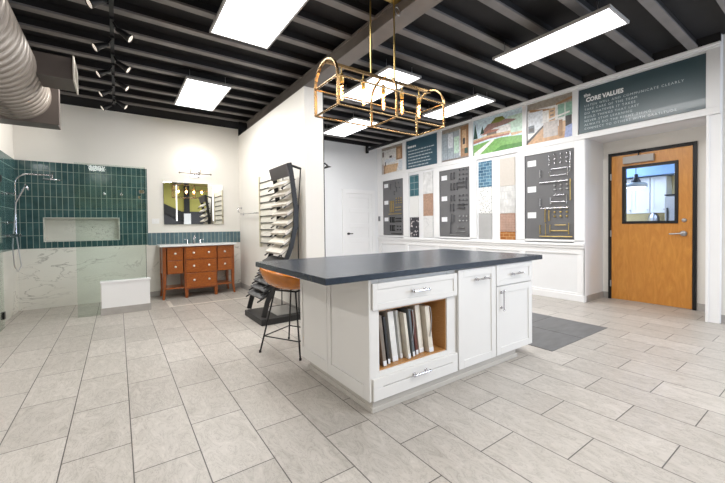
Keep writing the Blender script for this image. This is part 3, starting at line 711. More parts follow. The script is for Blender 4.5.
# kitchen beside the words
print_(2.604, 3.336, 2.582, 3.275, 'kitchen picture print with a grey island beside the larger dark words board', [
    (P['ceil'], [(0, .84), (1, .80), (1, 1), (0, 1)]), (P['wood'], [(.05, .80), (.55, .72), (.55, .76), (.05, .86)]), (P['cab'], R4(.02, .42, .36, .78)), (P['wallw'], R4(.36, .48, .66, .74)), (P['tan'], R4(.5, .44, .64, .76)),
    (P['shade'], R4(.53, .48, .61, .52)), (P['shade'], R4(.53, .58, .61, .62)), (P['shade'], R4(.53, .68, .61, .71)), (P['win'], R4(.7, .5, 1, .80)), (P['wallw'], R4(.84, .5, .86, .80)), (P['wood'], [(.66, .80), (1, .86), (1, .92), (.66, .84)]),
    (P['floorw'], [(0, 0), (1, 0), (1, .22), (.4, .40), (0, .1)]), (P['dark'], [(0, .1), (.4, .43), (.4, .38), (0, .02)]), (P['oven'], R4(.02, .28, .17, .46)), (P['dark'], R4(.04, .31, .15, .40)), (P['cab'], [(.18, .26), (.38, .42), (.38, .52), (.18, .46)]),
    (P['island'], R4(.38, .10, .70, .46)), (P['wallw'], [(.34, .46), (.95, .56), (.95, .60), (.34, .50)]), (P['wood'], R4(.72, .06, .80, .44)), (P['dark'], R4(.86, .26, .99, .50)), (P['blue'], [(.84, 0), (1, 0), (1, .3), (.86, .26)]), (P['tan'], R4(.80, .16, .86, .4))], P['wallw'])
print_(3.427, 4.459, 2.582, 3.275, 'outdoor picture print of a house with green lawn and a pale path', [
    (P['sky'], R4(0, .62, 1, 1)), (P['fog'], R4(.72, .40, 1, .86)), (P['wallw'], R4(.2, .40, .78, .66)), (P['roof'], [(.14, .56), (.32, .80), (.7, .82), (.9, .74), (.7, .68), (.46, .66), (.3, .60)]), (P['brick'], [(.16, .54), (.34, .64), (.56, .60), (.5, .55)]), (P['bushes'], [(.38, .80), (.48, .93), (.62, .92), (.68, .83), (.55, .78)]),
    (P['pine'], [(0, .48), (.04, .92), (.1, .48)]), (P['pine'], [(.16, .58), (.2, .8), (.24, .58)]), (P['shade'], R4(.3, .44, .5, .56)), (P['tan'], [(0, .38), (.4, .44), (.78, .42), (.78, .48), (.4, .50), (0, .46)]), (P['brick'], [(0, .34), (.36, .40), (.76, .38), (.76, .43), (.36, .45), (0, .41)]),
    (P['grass'], [(0, 0), (1, 0), (1, .30), (.6, .36), (.3, .34), (0, .30)]), (P['grassd'], [(.4, 0), (1, 0), (1, .12), (.6, .14)]), (P['path'], [(.02, 0), (.13, 0), (.46, .34), (.40, .36), (.02, .08)]), (P['tan'], [(.8, .34), (1, .36), (1, .40), (.78, .42)])], P['sky'])
print_(4.565, 5.284, 2.582, 3.275, 'picture print of grey closets and a wooden door by the outdoor print', [
    (P['ceil'], R4(0, .88, 1, 1)), (P['closet'], R4(0, .06, .66, .88)), (P['closetd'], R4(.2, .06, .215, .88)), (P['closetd'], R4(.43, .06, .445, .88)), (P['cab'], R4(.23, .4, .42, .84)), (P['fog'], R4(.46, .2, .64, .7)), (P['wood'], R4(.70, .04, .98, .96)), (P['tan'], R4(.76, .3, .90, .84)), (P['dark'], R4(.78, .42, .86, .6)), (P['wallw'], R4(.66, .1, .70, .9)), (P['shade'], R4(0, 0, 1, .06)), (P['pine'], R4(.84, .14, .96, .3))], P['closet'])
print_(6.572, 7.413, 2.582, 3.275, 'pale kitchen picture print at the far end beside the small words board', [
    (P['wallw'], R4(0, 0, 1, 1)), (P['ceil'], R4(0, .9, 1, 1)), (P['wood'], R4(.70, .45, .98, .92)), (P['tan'], R4(.76, .5, .90, .84)), (P['shade'], R4(.02, .66, .12, .86)), (P['dark'], R4(.38, .58, .5, .66)), (P['cab'], R4(.15, .4, .66, .56)), (P['tan'], [(.1, .02), (.7, .04), (.8, .32), (.16, .34)]), (P['wood'], R4(.1, .0, .16, .34)), (P['island'], R4(.0, .0, .1, .4)), (P['cab'], R4(.8, .05, 1, .42)), (P['dark'], R4(.16, .3, .2, .46))], P['wallw'])
# words boards
wb = thing('words_board', 'large dark teal board with white CORE VALUES lettering above the wooden door', 'sign', (PXW, 1.8, 2.6), 'teal lettered boards')
MB().box(PXW-.014, PXW, 1.09, 2.509, 2.597, 3.258).build('board', M['teal_deep'], wb)
tx = PXW-.0148
text_mesh('lettering', 'the', .07, 2.44, 3.135, tx, M['ink_white'], wb, bold=.002)
text_mesh('lettering', 'CORE VALUES', .088, 2.41, 3.055, tx, M['ink_white'], wb, bold=.004, squash=.86)
for i, ln in enumerate(['LISTEN WELL AND COMMUNICATE CLEARLY', 'TAKE CARE OF THE TEAM', 'DO WHATEVER IT TAKES', 'BUILD THINGS THAT LAST', 'NEVER STOP LEARNING', 'ALWAYS DO THE RIGHT THING', 'CONNECT TO OTHERS WITH GRATITUDE']):
    text_mesh('lettering', ln, .045, 2.432, 2.985-.0575*i, tx, M['ink'], wb, space=1.3)
wb = thing('words_board', 'smaller teal blue board with six lines of white lettering between two picture prints', 'sign', (PXW, 5.93, 2.58), 'teal lettered boards')
MB().box(PXW-.014, PXW, 5.415, 6.439, 2.582, 3.275).build('board', M['teal'], wb)
w = MB()
for k_, wd in enumerate((.055, .05, .045, .045, .045)): w.box(tx, tx+.0004, 6.39-.06*k_-wd, 6.39-.06*k_, 3.09-.0*k_, 3.135)
w.box(tx, tx+.0004, 6.36, 6.395, 3.15, 3.165)
w.build('lettering', M['ink_white'], wb)
rnd = random.Random(3)
for i, ln in enumerate((.90, .80, .84, .74, .80, .70)):
    w = MB(); y = 6.37; ye = 6.37-ln*.95; z = 3.015-.074*i
    while y > ye:
        d = rnd.choice((.03, .05, .07, .09)); w.box(tx, tx+.0004, max(ye, y-d), y, z-.011, z+.011); y -= d+.018
    w.build('lettering', M['ink'], wb)

# ------------------------------------------------------------------ hardware boards
def knob_mesh(y, z, r, m, par, x=PXW-.012):
    w = MB().lathe([(0, -.03), (r*.8, -.028), (r, -.018), (r*.6, -.010), (r*.4, -.006), (r*.5, 0)], (x, y, z), 10, 'x'); return w.build('knob', m, par)
def bar_mesh(y, z, ln, m, par, vert=True, r=.007, x=PXW-.012):
    w = MB(); d = Vector((0, 0, 1)) if vert else Vector((0, 1, 0)); c = Vector((x-.03, y, z))
    w.tube([c-d*ln/2, c+d*ln/2], r, 8)
    for s in (-1, 1): w.tube([c+d*ln*.4*s, c+d*ln*.4*s+Vector((.03, 0, 0))], r*.8, 6)
    return w.build('pull', m, par)
def hw_board(y0, y1, label, fill):
    b_ = thing('hardware_board', label, 'display board', (PXW, (y0+y1)/2, .97), 'grey boards of cabinet handles')
    MB().box(PXW-.012, PXW, y0, y1, .966, 2.396).build('board', M['board'], b_)
    MB().box(PXW-.016, PXW, y0-.008, y0, .96, 2.402).box(PXW-.016, PXW, y1, y1+.008, .96, 2.402).box(PXW-.016, PXW, y0, y1, .96, .966).box(PXW-.016, PXW, y0, y1, 2.396, 2.402).build('edge_frame', mat('dark_board_edge', (70, 70, 74), .4), b_)
    W = y1-y0; fill(b_, lambda u: y1-u*W, lambda v: .966+v*1.43)
def cards(b_, Y, Z, us, vs):
    for v in vs:
        MB().box(PXW-.0135, PXW-.012, Y(us[1]), Y(us[0]), Z(v-.035), Z(v+.035)).build('label_card', M['card'], b_)
def fill1(b_, Y, Z):
    cards(b_, Y, Z, (.05, .24), (.90, .59, .28))
    S = M['steel']; N = M['chrome']; G = M['brass_lt']
    for blk, (v0, m) in enumerate(((.98, N), (.68, S), (.375, G))):
        for i, v in enumerate((0, -.048, -.096)):
            for j, u in enumerate((.64, .76, .88)):
                if i == 0 and j == 0 and blk == 0: pass
                knob_mesh(Y(u), Z(v0-.02+v), .019, m, b_)
        if blk == 0:
            bar_mesh(Y(.53), Z(.90), .16, N, b_); bar_mesh(Y(.95), Z(.86), .30, N, b_)
            bar_mesh(Y(.74), Z(.80), .26, N, b_, False); bar_mesh(Y(.72), Z(.725), .24, N, b_, False, .006); bar_mesh(Y(.55), Z(.76), .11, N, b_); bar_mesh(Y(.34), Z(.765), .13, S, b_); bar_mesh(Y(.90), Z(.75), .12, N, b_); bar_mesh(Y(.62), Z(.655), .46, N, b_, False, .009)
        if blk == 1:
            bar_mesh(Y(.34), Z(.43), .13, S, b_); bar_mesh(Y(.56), Z(.44), .11, S, b_); bar_mesh(Y(.74), Z(.50), .17, N, b_, False); bar_mesh(Y(.72), Z(.425), .22, N, b_, False); bar_mesh(Y(.88), Z(.45), .13, N, b_); bar_mesh(Y(.95), Z(.55), .34, G, b_, True, .009); bar_mesh(Y(.64), Z(.355), .44, N, b_, False, .009)
        if blk == 2:
            for u, ln in ((.45, .22), (.53, .18)): bar_mesh(Y(u), Z(.27), ln, G, b_, True, .009)
            bar_mesh(Y(.34), Z(.11), .15, G, b_, True, .009); bar_mesh(Y(.55), Z(.12), .13, G, b_); bar_mesh(Y(.76), Z(.16), .18, G, b_, False); bar_mesh(Y(.74), Z(.095), .26, G, b_, False, .009); bar_mesh(Y(.92), Z(.12), .18, G, b_); bar_mesh(Y(.66), Z(.03), .52, G, b_, False, .009); bar_mesh(Y(.46), Z(.11), .2, G, b_)
hw_board(2.586, 3.376, 'grey hardware board with chrome handles above brass ones, next to the door alcove', fill1)
dkm = mat('dark_pewter', (98, 98, 102), .3, .9, var=.1)
def fill2(b_, Y, Z):
    cards(b_, Y, Z, (.06, .26), (.89, .575, .26))
    for v0, m, n in ((.97, dkm, 3), (.60, dkm, 3), (.30, M['steel'], 2)):
        for i in range(n):
            for u in (.70, .82, .93): knob_mesh(Y(u), Z(v0-.065*i), .02, m, b_)
    for u in (.42, .52): bar_mesh(Y(u), Z(.90), .15, dkm, b_, True, .011); bar_mesh(Y(u), Z(.57), .13, dkm, b_, True, .011)
    for u in (.42, .52, .62): bar_mesh(Y(u), Z(.74), .16, dkm, b_, True, .011)
    bar_mesh(Y(.92), Z(.76), .22, dkm, b_, True, .012)
    for v in (.79, .73): bar_mesh(Y(.76), Z(v), .16, dkm, b_, False, .011)
    for v in (.47, .42): bar_mesh(Y(.76), Z(v), .18, dkm, b_, False, .011)
    for u in (.40, .50): bar_mesh(Y(u), Z(.43), .16, dkm, b_, True, .011)
    for u, ln in ((.44, .2), (.52, .14)): bar_mesh(Y(u), Z(.27), ln, dkm, b_)
    bar_mesh(Y(.40), Z(.13), .24, dkm, b_)
    bar_mesh(Y(.76), Z(.14), .16, M['steel'], b_, False, .012); bar_mesh(Y(.74), Z(.08), .24, M['steel'], b_, False); bar_mesh(Y(.68), Z(.03), .46, M['steel'], b_, False)
hw_board(4.567, 5.357, 'grey hardware board with dark pewter handles, the middle of the three', fill2)
bl = mat('matte_black_pull', (26, 26, 28), .4, .4)
def fill3(b_, Y, Z):
    cards(b_, Y, Z, (.05, .26), (.91, .60, .29))
    for u, v, ln in ((.42, .88, .14), (.66, .9, .13), (.72, .82, .12), (.6, .76, .1)): bar_mesh(Y(u), Z(v), ln, dkm, b_, True, .009)
    for u, v in ((.8, .93), (.84, .85)): knob_mesh(Y(u), Z(v), .017, dkm, b_)
    for u in (.40, .48, .56): bar_mesh(Y(u), Z(.52), .3, M['brass_lt'], b_, True, .010)
    for v in (.66, .62, .58):
        for u in (.70, .82, .93): knob_mesh(Y(u), Z(v), .018, M['brass_lt'], b_)
    for v in (.50, .45): bar_mesh(Y(.80), Z(v), .22, M['brass_lt'], b_, False, .010)
    bar_mesh(Y(.64), Z(.385), .5, M['brass_lt'], b_, False, .010)
    for u in (.40, .5, .58): bar_mesh(Y(u), Z(.28), .14, bl, b_, True, .013); bar_mesh(Y(u), Z(.13), .15, bl, b_, True, .011)
    for v in (.30, .25):
        bar_mesh(Y(.8), Z(v), .2, bl, b_, False, .013)
    for v in (.16, .1):
        for u in (.75, .88): knob_mesh(Y(u), Z(v), .02, bl, b_)
    bar_mesh(Y(.7), Z(.03), .4, bl, b_, False, .011)
hw_board(6.58, 7.364, 'grey hardware board with brass handles above black ones, nearest the white door', fill3)
# ------------------------------------------------------------------ tile samples, three to a column
TS = {}
TS['bluegl'] = tile_material('blue_glass_mosaic', (74, 112, 142), (108, 144, 168), (150, 180, 192), .14, .06, offset=.5, mort=.004, rough=.12, var=.5)
TS['teal'] = tile_material('teal_stacked_tile', (64, 112, 120), (50, 92, 104), (150, 170, 172), .15, .16, u0=.02, mort=.005, rough=.15)
TS['pebble'] = speckle_material('speckled_white_mosaic', (228, 228, 226), (150, 150, 152), 30, .3)
TS['grey'] = mat('plain_grey_tile', (172, 172, 172), .5, var=.05)
TS['linen'] = mat('linen_beige_tile', (196, 189, 181), .5, var=.05, scale=40)
TS['whitemos'] = tile_material('white_strip_mosaic', (224, 224, 222), (206, 206, 206), (186, 186, 186), .06, .14, offset=.5, mort=.004)
TS['terra'] = tile_material('terracotta_mosaic', (172, 138, 122), (160, 126, 110), (186, 160, 146), .03, .03, mort=.003, rough=.5)
TS['amber'] = tile_material('amber_brick_tile', (176, 118, 66), (158, 98, 50), (196, 150, 96), .12, .055, offset=.5, mort=.004)
TS['dots'] = speckle_material('white_tile_with_dark_marks', (228, 228, 226), (90, 88, 88), 5, .14)
TS['black'] = speckle_material('black_white_pattern_tile', (44, 42, 50), (196, 190, 190), 15, .3)
TS['whiteline'] = tile_material('white_lined_tile', (232, 232, 232), (226, 226, 226), (214, 214, 214), .4, .18, mort=.003)
TS['rose'] = mat('rosy_tan_pattern_tile', (172, 140, 120), .5, var=.2, scale=30)
TS['veined'] = marble_material('grey_veined_tile', (222, 222, 222), (166, 168, 172), 2.5)
def sample(y0, y1, z0, z1, m, label):
    tag(MB().box(PXW-.02, PXW, y0+.002, y1-.002, z0+.002, z1-.002).build('tile_sample', m, bev=.002), label, 'tile', 'tile samples on the display wall')
sample(4.05, 4.345, 1.94, 2.445, TS['bluegl'], 'blue glass mosaic tile sample, upper one of its column')
sample(4.05, 4.345, 1.43, 1.94, TS['pebble'], 'white speckled mosaic tile sample under the blue glass one')
sample(4.05, 4.345, .925, 1.43, TS['grey'], 'plain mid grey tile sample under the speckled one')
sample(3.57, 3.875, 1.92, 2.435, TS['linen'], 'plain beige tile sample at the top of the column next to the handles')
sample(3.57, 3.875, 1.42, 1.92, TS['whitemos'], 'white strip mosaic tile sample under the plain beige one')
sample(3.57, 3.875, 1.085, 1.42, TS['terra'], 'terracotta pink mosaic tile sample above the amber bricks')
sample(3.57, 3.875, .93, 1.085, TS['amber'], 'short amber brown brick tile sample at the column foot')
sample(6.03, 6.329, 1.915, 2.428, TS['teal'], 'dark teal stacked tile sample, top of its column')
sample(6.03, 6.329, 1.41, 1.915, TS['dots'], 'white tile sample with a few dark marks under the teal one')
sample(6.03, 6.329, .925, 1.41, TS['black'], 'black and white patterned tile sample')
sample(5.57, 5.87, 1.94, 2.445, TS['whiteline'], 'plain white lined tile sample above the rosy tan one')
sample(5.57, 5.87, 1.43, 1.94, TS['rose'], 'rosy tan patterned tile sample')
sample(5.57, 5.87, .935, 1.43, TS['veined'], 'white grey-veined tile sample under the rosy tan one')
tag(MB().box(X0-.05, X0-.04, 7.50, 7.56, 1.35, 1.46).box(X0-.04, X0-.028, 7.49, 7.57, 1.34, 1.47).build('wall_control', smat('grey_control_plastic', (120, 122, 126)), bev=.002), 'small grey control plate at the far end of the display wall', 'switch')

# ------------------------------------------------------------------ white panelled door in the far wall
dr = sroot('door_1', (5.2, YF, 0))
dx0, dx1, dz = 4.79, 5.62, 2.06
w = MB()
w.box(dx0, dx1, YF-.016, YF-.004, .01, dz)
n = 5; hh = (dz-.01-.11*(n+1))/n
for i in range(n+1): w.box(dx0+.11, dx1-.11, YF-.036, YF-.022, .01+i*(hh+.11), .12+i*(hh+.11))
w.box(dx0, dx0+.11, YF-.036, YF-.022, .01, dz); w.box(dx1-.11, dx1, YF-.036, YF-.022, .01, dz)
w.build('door_leaf', M['trim'], dr, bev=.003)
MB().box(dx0-.1, dx0-.003, YF-.045, YF-.001, 0, dz+.003).box(dx1+.003, dx1+.1, YF-.045, YF-.001, 0, dz+.003).box(dx0-.1, dx1+.1, YF-.045, YF, dz+.003, dz+.1).build('door_frame', M['trim'], dr, bev=.003)
MB().cyl((dx0+.06, YF-.036, 1.02), (dx0+.06, YF-.08, 1.02), .03, n=14).tube([(dx0+.06, YF-.085, 1.02), (dx0+.18, YF-.085, 1.02)], .012, 8).build('door_handle', M['blackp'], dr)

# ------------------------------------------------------------------ wooden door in the alcove
dr = sroot('door_2', (AX, 1.82, 0))
ly0, ly1, lz1 = DY0+.045, DY1-.045, DZ-.05
wy0, wy1, wz0, wz1 = 1.495, 2.143, 1.215, 2.085
fx = AX-.022
MB().box(AX-.03, AX+.12, DY0, ly0-.004, 0, DZ).box(AX-.03, AX+.12, ly1+.004, DY1, 0, DZ).box(AX-.03, AX+.12, ly0-.004, ly1+.004, lz1+.004, DZ).build('door_frame', M['black'], dr, bev=.003)
lf = MB().box(fx, AX+.022, ly0, wy0, .008, lz1).box(fx, AX+.022, wy1, ly1, .008, lz1).box(fx, AX+.022, wy0, wy1, .008, wz0).box(fx, AX+.022, wy0, wy1, wz1, lz1).build('door_leaf', M['door_wood'], dr)
e = .028
fr = MB().box(fx-.012, AX+.034, wy0-.012, wy0+e, wz0-.012, wz1+.012).box(fx-.012, AX+.034, wy1-e, wy1+.012, wz0-.012, wz1+.012).box(fx-.012, AX+.034, wy0+e, wy1-e, wz0-.012, wz0+e).box(fx-.012, AX+.034, wy0+e, wy1-e, wz1-e, wz1+.012).build('window_frame', M['black'], dr, bev=.002)
MB().box(AX-.003, AX+.003, wy0+.01, wy1-.01, wz0+.01, wz1-.01).build('window_pane', M['door_glass'], dr)
MB().lathe([(0, -.03), (.034, -.03), (.04, -.012), (.04, 0), (0, 0)], (fx, 1.425, 1.06), 20, 'x').tube([(fx-.03, 1.425, 1.06), (fx-.055, 1.425, 1.06), (fx-.06, 1.45, 1.06), (fx-.06, 1.57, 1.052)], [.013, .013, .012, .01], 10).build('door_handle', M['steel'], dr)
MB().lathe([(0, -.02), (.022, -.02), (.028, -.008), (.028, 0), (0, 0)], (fx, 1.42, 1.245), 18, 'x').build('door_lock', M['steel'], dr)
MB().box(fx-.06, fx, 1.75, 2.13, 2.13, 2.235).build('door_closer', mat('grey_closer_paint', (172, 168, 164), .45), dr, bev=.004)
MB().tube([(fx-.03, 1.94, 2.235), (fx-.03, 1.94, 2.29), (fx-.10, 2.05, 2.30), (fx-.02, 1.86, 2.31)], .011, 6).build('closer_arm', M['blackp'], dr)
for zz in (.25, 1.05, 1.95): MB().cyl((fx-.012, ly1+.006, zz-.05), (fx-.012, ly1+.006, zz+.05), .011, n=8).build('door_hinge', M['steel'], dr)
# ------------------------------------------------------------------ kitchen seen through its window
KX = 9.0
struct('wall_kitchen', MB().box(KX+.62, KX+.75, -.5, 5.0, 0, 2.9).box(AX+.15, KX+.62, 5.0, 5.1, 0, 2.9).box(AX+.15, KX+.62, -.6, -.5, 0, 2.9), mat('cream_splash_paint', (226, 208, 160), .5))
struct('ceiling_kitchen', B(AX+.15, KX+.75, -.6, 5.1, 2.9, 3.0), mat('pale_blue_ceiling_paint', (150, 176, 208), .6))
struct('wall_kitchen_soffit', B(KX+.1, KX+.62, -.5, 5.0, 2.2, 2.9), mat('soft_blue_paint', (140, 172, 212), .6))
for (y0, y1, lab) in ((2.575, 3.2, 'white wall cabinet seen through the door window behind the pendant shade'), (2.30, 2.565, 'narrow white wall cabinet seen through the door window beside the fridge')):
    cb = thing('wall_cabinet', lab, 'cabinet', (KX+.3, (y0+y1)/2, 1.42), 'kitchen cabinets beyond the door')
    MB().box(KX+.27, KX+.61, y0, y1, 1.42, 2.18).build('carcass', M['white_cab'], cb)
    hw = (y1-y0) if y1-y0 < .4 else (y1-y0)/2
    yy = y0
    while yy < y1-.05:
        w = MB().box(KX+.258, KX+.27, yy+.004, yy+hw-.004, 1.425, 2.175)
        for a in ((yy+.004, yy+.06, 1.425, 2.175), (yy+hw-.06, yy+hw-.004, 1.425, 2.175), (yy+.06, yy+hw-.06, 1.425, 1.49), (yy+.06, yy+hw-.06, 2.11, 2.175)): w.box(KX+.248, KX+.258, *a)
        d = w.build('door', M['white_cab'], cb); MB().cyl((KX+.248, yy+.035, 1.49), (KX+.225, yy+.035, 1.49), .012).build('knob', M['steel'], d)
        yy += hw
bc = thing('kitchen_counter', 'kitchen base cabinet run seen low through the door window', 'cabinet', (KX+.3, 3.0, 0))
MB().box(KX+.02, KX+.61, 2.28, 3.6, 0, .88).build('carcass', M['white_cab'], bc); MB().box(KX, KX+.61, 2.28, 3.6, .88, .92).build('countertop', M['white_stone'], bc)
tag(MB().lathe([(0, 0), (.10, 0), (.11, .03), (.095, .2), (.05, .27), (.03, .29), (0, .30)], (KX+.3, 2.52, 1.14), 18).build('kettle', M['steel']), 'small steel pot seen through the door window under the wall cabinets', 'pot')
tag(MB().box(KX+.15, KX+.45, 2.36, 2.7, .921, 1.139).build('bread_box', M['white_cab'], bev=.01), 'low white box under the pot seen through the door window', 'box')
fg = thing('fridge', 'tall stainless fridge at the edge of the door window', 'fridge', (KX+.3, 1.95, 0))
MB().box(KX-.1, KX+.6, 1.72, 2.24, .02, 1.74).build('body', M['steel'], fg, bev=.01); MB().box(KX-.112, KX-.1, 1.73, 2.23, .6, 1.73).build('door', M['steel'], fg, bev=.004); MB().box(KX-.09, KX+.59, 1.74, 2.22, 0, .02).build('foot', M['black'], fg); MB().cyl((KX-.15, 2.19, .8), (KX-.15, 2.19, 1.5), .012).build('handle', M['blackp'], fg); MB().box(KX-.115, KX+.6, 1.72, 2.24, 1.745, 1.77).build('top_cap', M['blackp'], fg)
pd = thing('pendant_lamp', 'grey dome pendant lamp with a glowing shade seen through the door window', 'lamp', (7.8, 2.375, 1.84))
MB().cyl((7.8, 2.375, 2.1), (7.8, 2.375, 2.9), .006).build('cord', M['blackp'], pd)
MB().lathe([(0, .27), (.03, .265), (.035, .20), (.07, .15), (.075, .12)], (7.8, 2.375, 1.84), 20).lathe([(.075, .12), (.14, .09), (.15, .03)], (7.8, 2.375, 1.84), 24).build('lamp_cap', M['blackp'], pd)
MB().lathe([(.14, .105), (.165, .08), (.172, .03), (.165, .028), (.14, .07)], (7.8, 2.375, 1.84), 24).build('lamp_shade', mat('grey_enamel', (150, 156, 158), .35), pd)
MB().lathe([(.155, .04), (.13, .01), (.08, -.015), (0, -.025)], (7.8, 2.375, 1.84), 24).build('diffuser', emis('warm_white_diffuser', (255, 246, 224), 4), pd)
# ------------------------------------------------------------------ chandelier over the island
CX0, CX1, CY0, CY1, CZ = 1.392, 2.565, 2.29, 2.655, 2.15
CYM = (CY0+CY1)/2; CXM = (CX0+CX1)/2; SP = 2.372; RY = (CY1-CY0)/2
ch = thing('chandelier', 'long brass cage chandelier with five glowing bulbs hanging over the island', 'chandelier', (CXM, CYM, CZ))
br = .0085
for x in (CX0, CXM, CX1):
    pts = [(x, CY0, CZ)]+[(x, CYM-RY*cos(a), SP+RY*sin(a)*.98) for a in [pi*i/16 for i in range(17)]]+[(x, CY1, CZ)]
    MB().bar(pts, .022, .012, (1, 0, 0)).build('arch', M['brass'], ch)
    MB().tube([(x, CY0, CZ), (x, CY1, CZ)], br, 8).build('cross_bar', M['brass'], ch)
for x in (CX0, CX1): MB().tube([(x, CY0, SP), (x, CY1, SP)], br, 8).build('cross_bar', M['brass'], ch)
for yy in (CY0, CY1):
    MB().tube([(CX0, yy, CZ), (CX1, yy, CZ)], br, 8).build('long_rail', M['brass'], ch)
    MB().tube([(CX0, yy, SP), (CX1, yy, SP)], br, 8).build('long_rail', M['brass'], ch)
zt = SP+RY*.98
MB().box(CX0, CX1, CYM-.012, CYM+.012, zt-.022, zt).build('top_bar', M['brass'], ch)
for x in (CXM-.135, CXM+.135):
    MB().tube([(x, CYM, zt), (x, CYM, 3.29)], .0075, 8).build('rod', M['brass_lt'], ch)
MB().box(CXM-.2, CXM+.2, CYM-.06, CYM+.06, 3.29, 3.329).build('canopy', M['brass_lt'], ch, bev=.004)
MB().tube([(CXM+.16+.03*cos(a), CYM-.02+.012*sin(a), 3.18+.045*sin(a)) for a in [2*pi*i/14 for i in range(14)]], .005, 6, closed=True).build('hanging_ring', M['steel'], ch)
for i in range(5):
    x = CX0+(CX1-CX0)*(.125+.1875*i); zb = CZ+.06
    sk = MB().tube([(x, CYM, zt-.02), (x, CYM, zt-.07)], .005, 6).lathe([(0, .075), (.012, .075), (.019, .065), (.019, 0), (0, 0)], (x, CYM, zt-.145), 14).build('socket', M['brass_lt'], ch)
    MB().lathe([(.012, .15), (.016, .13), (.016, .012), (.010, .003), (0, 0)], (x, CYM, zt-.295), 14).build('bulb', M['bulb'], sk)
    w = MB(); w.tube([(x+.008*cos(a), CYM+.008*sin(a), zt-.28+.11*a/(8*pi)) for a in [8*pi*k_/40 for k_ in range(41)]], .0036, 5)
    w.build('filament', M['filament'], sk)
    L = bpy.data.lights.new('bulb_light', 'POINT'); L.energy = .7; L.color = (1, .72, .45); L.shadow_soft_size = .03
    lo = bpy.data.objects.new('bulb_light', L); COL.objects.link(lo); lo.location = (x, CYM, zt-.22)

# ------------------------------------------------------------------ hanging light panels
PZ = 3.17
M['panel_frame'] = mat('grey_panel_frame', (170, 168, 166), .4, var=.03)
def light_panel(cx, cy, w_, l_, label):
    r_ = thing('light_panel', label, 'ceiling light', (cx, cy, PZ), 'flat light panels under the ceiling')
    a, b = w_/2, l_/2; f = .018
    MB().box(cx-a, cx+a, cy-b, cy-b+f, PZ, PZ+.028).box(cx-a, cx+a, cy+b-f, cy+b, PZ, PZ+.028).box(cx-a, cx-a+f, cy-b+f, cy+b-f, PZ, PZ+.028).box(cx+a-f, cx+a, cy-b+f, cy+b-f, PZ, PZ+.028).box(cx-a+f, cx+a-f, cy-b+f, cy+b-f, PZ+.02, PZ+.028).build('frame', M['panel_frame'], r_)
    MB().box(cx-a+f, cx+a-f, cy-b+f, cy+b-f, PZ+.003, PZ+.015).build('diffuser', M['panel'], r_)
    for sx_ in (-1, 1):
        for sy_ in (-1, 1): MB().tube([(cx+sx_*(a-.06), cy+sy_*(b-.12), PZ+.028), (cx+sx_*(a-.06), cy+sy_*(b-.12), 3.34)], .005, 6).build('hanger', M['steel'], r_)
PAN = [(1.09, 3.15, .60, 1.22, 'largest looking light panel, between the track lights and the beam over the stool'),
 (1.06, 5.66, .58, 1.20, 'wide light panel between the track lights and the partition, toward the vanity'),
 (3.91, 1.92, .46, 1.21, 'narrow light panel nearest the dark words board over the door'),
 (4.72, 3.93, .46, 1.18, 'light panel hanging nearest the outdoor lawn print'),
 (3.06, 3.96, .56, 1.20, 'light panel seen just behind the glowing chandelier bulbs'),
 (3.83, 5.90, .56, 1.24, 'light panel seen under the chandelier, near the white door')]
for p in PAN: light_panel(*p)

# ------------------------------------------------------------------ track lights
TX = -.008; TZ = 3.26
tr = thing('track_light', 'black ceiling track carrying two rows of small aimed spotlights', 'track light', (TX, 4.5, TZ))
MB().box(TX-.018, TX+.018, 1.2, 7.1, TZ, TZ+.035).build('track', M['blackp'], tr)
for yy in (2.2, 3.8, 5.4, 6.9): MB().cyl((TX, yy, TZ+.035), (TX, yy, JB+.05), .008).build('track_hanger', M['blackp'], tr)
for i, (yy, s) in enumerate(((3.75, -1), (4.22, 1), (4.62, -1), (5.05, 1), (5.38, -1), (5.72, 1), (6.15, -1), (6.6, 1), (6.85, -1), (3.2, 1))):
    yj = yy+.0
    st_ = Vector((TX, yj, TZ)); el = Vector((TX+s*.05, yj-.02, TZ-.09)); d = Vector((s*.72, -.18, -.5)).normalized()
    h = MB().box(TX-.016, TX+.016, yj-.06, yj+.06, TZ-.022, TZ).tube([st_, el], .010, 8)
    ex = d.cross(Vector((0, 0, 1))).normalized(); ey = ex.cross(d)
    h.lathe([(0, -.05), (.022, -.045), (.026, .0), (.034, .06), (.045, .10), (.043, .10), (.030, .07)], el+d*.03, 14, (ex, ey, d))
    ho = h.build('spot_head', M['blackp'], tr)
    S_ = bpy.data.lights.new('spot_beam', 'SPOT'); S_.energy = 9 if (s < 0 and yy < 5) else 36; S_.spot_size = radians(100); S_.spot_blend = .9; S_.color = (1, .95, .88); S_.shadow_soft_size = .04
    so = bpy.data.objects.new('spot_beam', S_); COL.objects.link(so); so.location = el+d*.14; so.rotation_euler = d.to_track_quat('-Z', 'Y').to_euler()
    MB().lathe([(0, .085), (.041, .092)], el+d*.03, 14, (ex, ey, d)).build('lens', M['lens'], ho)

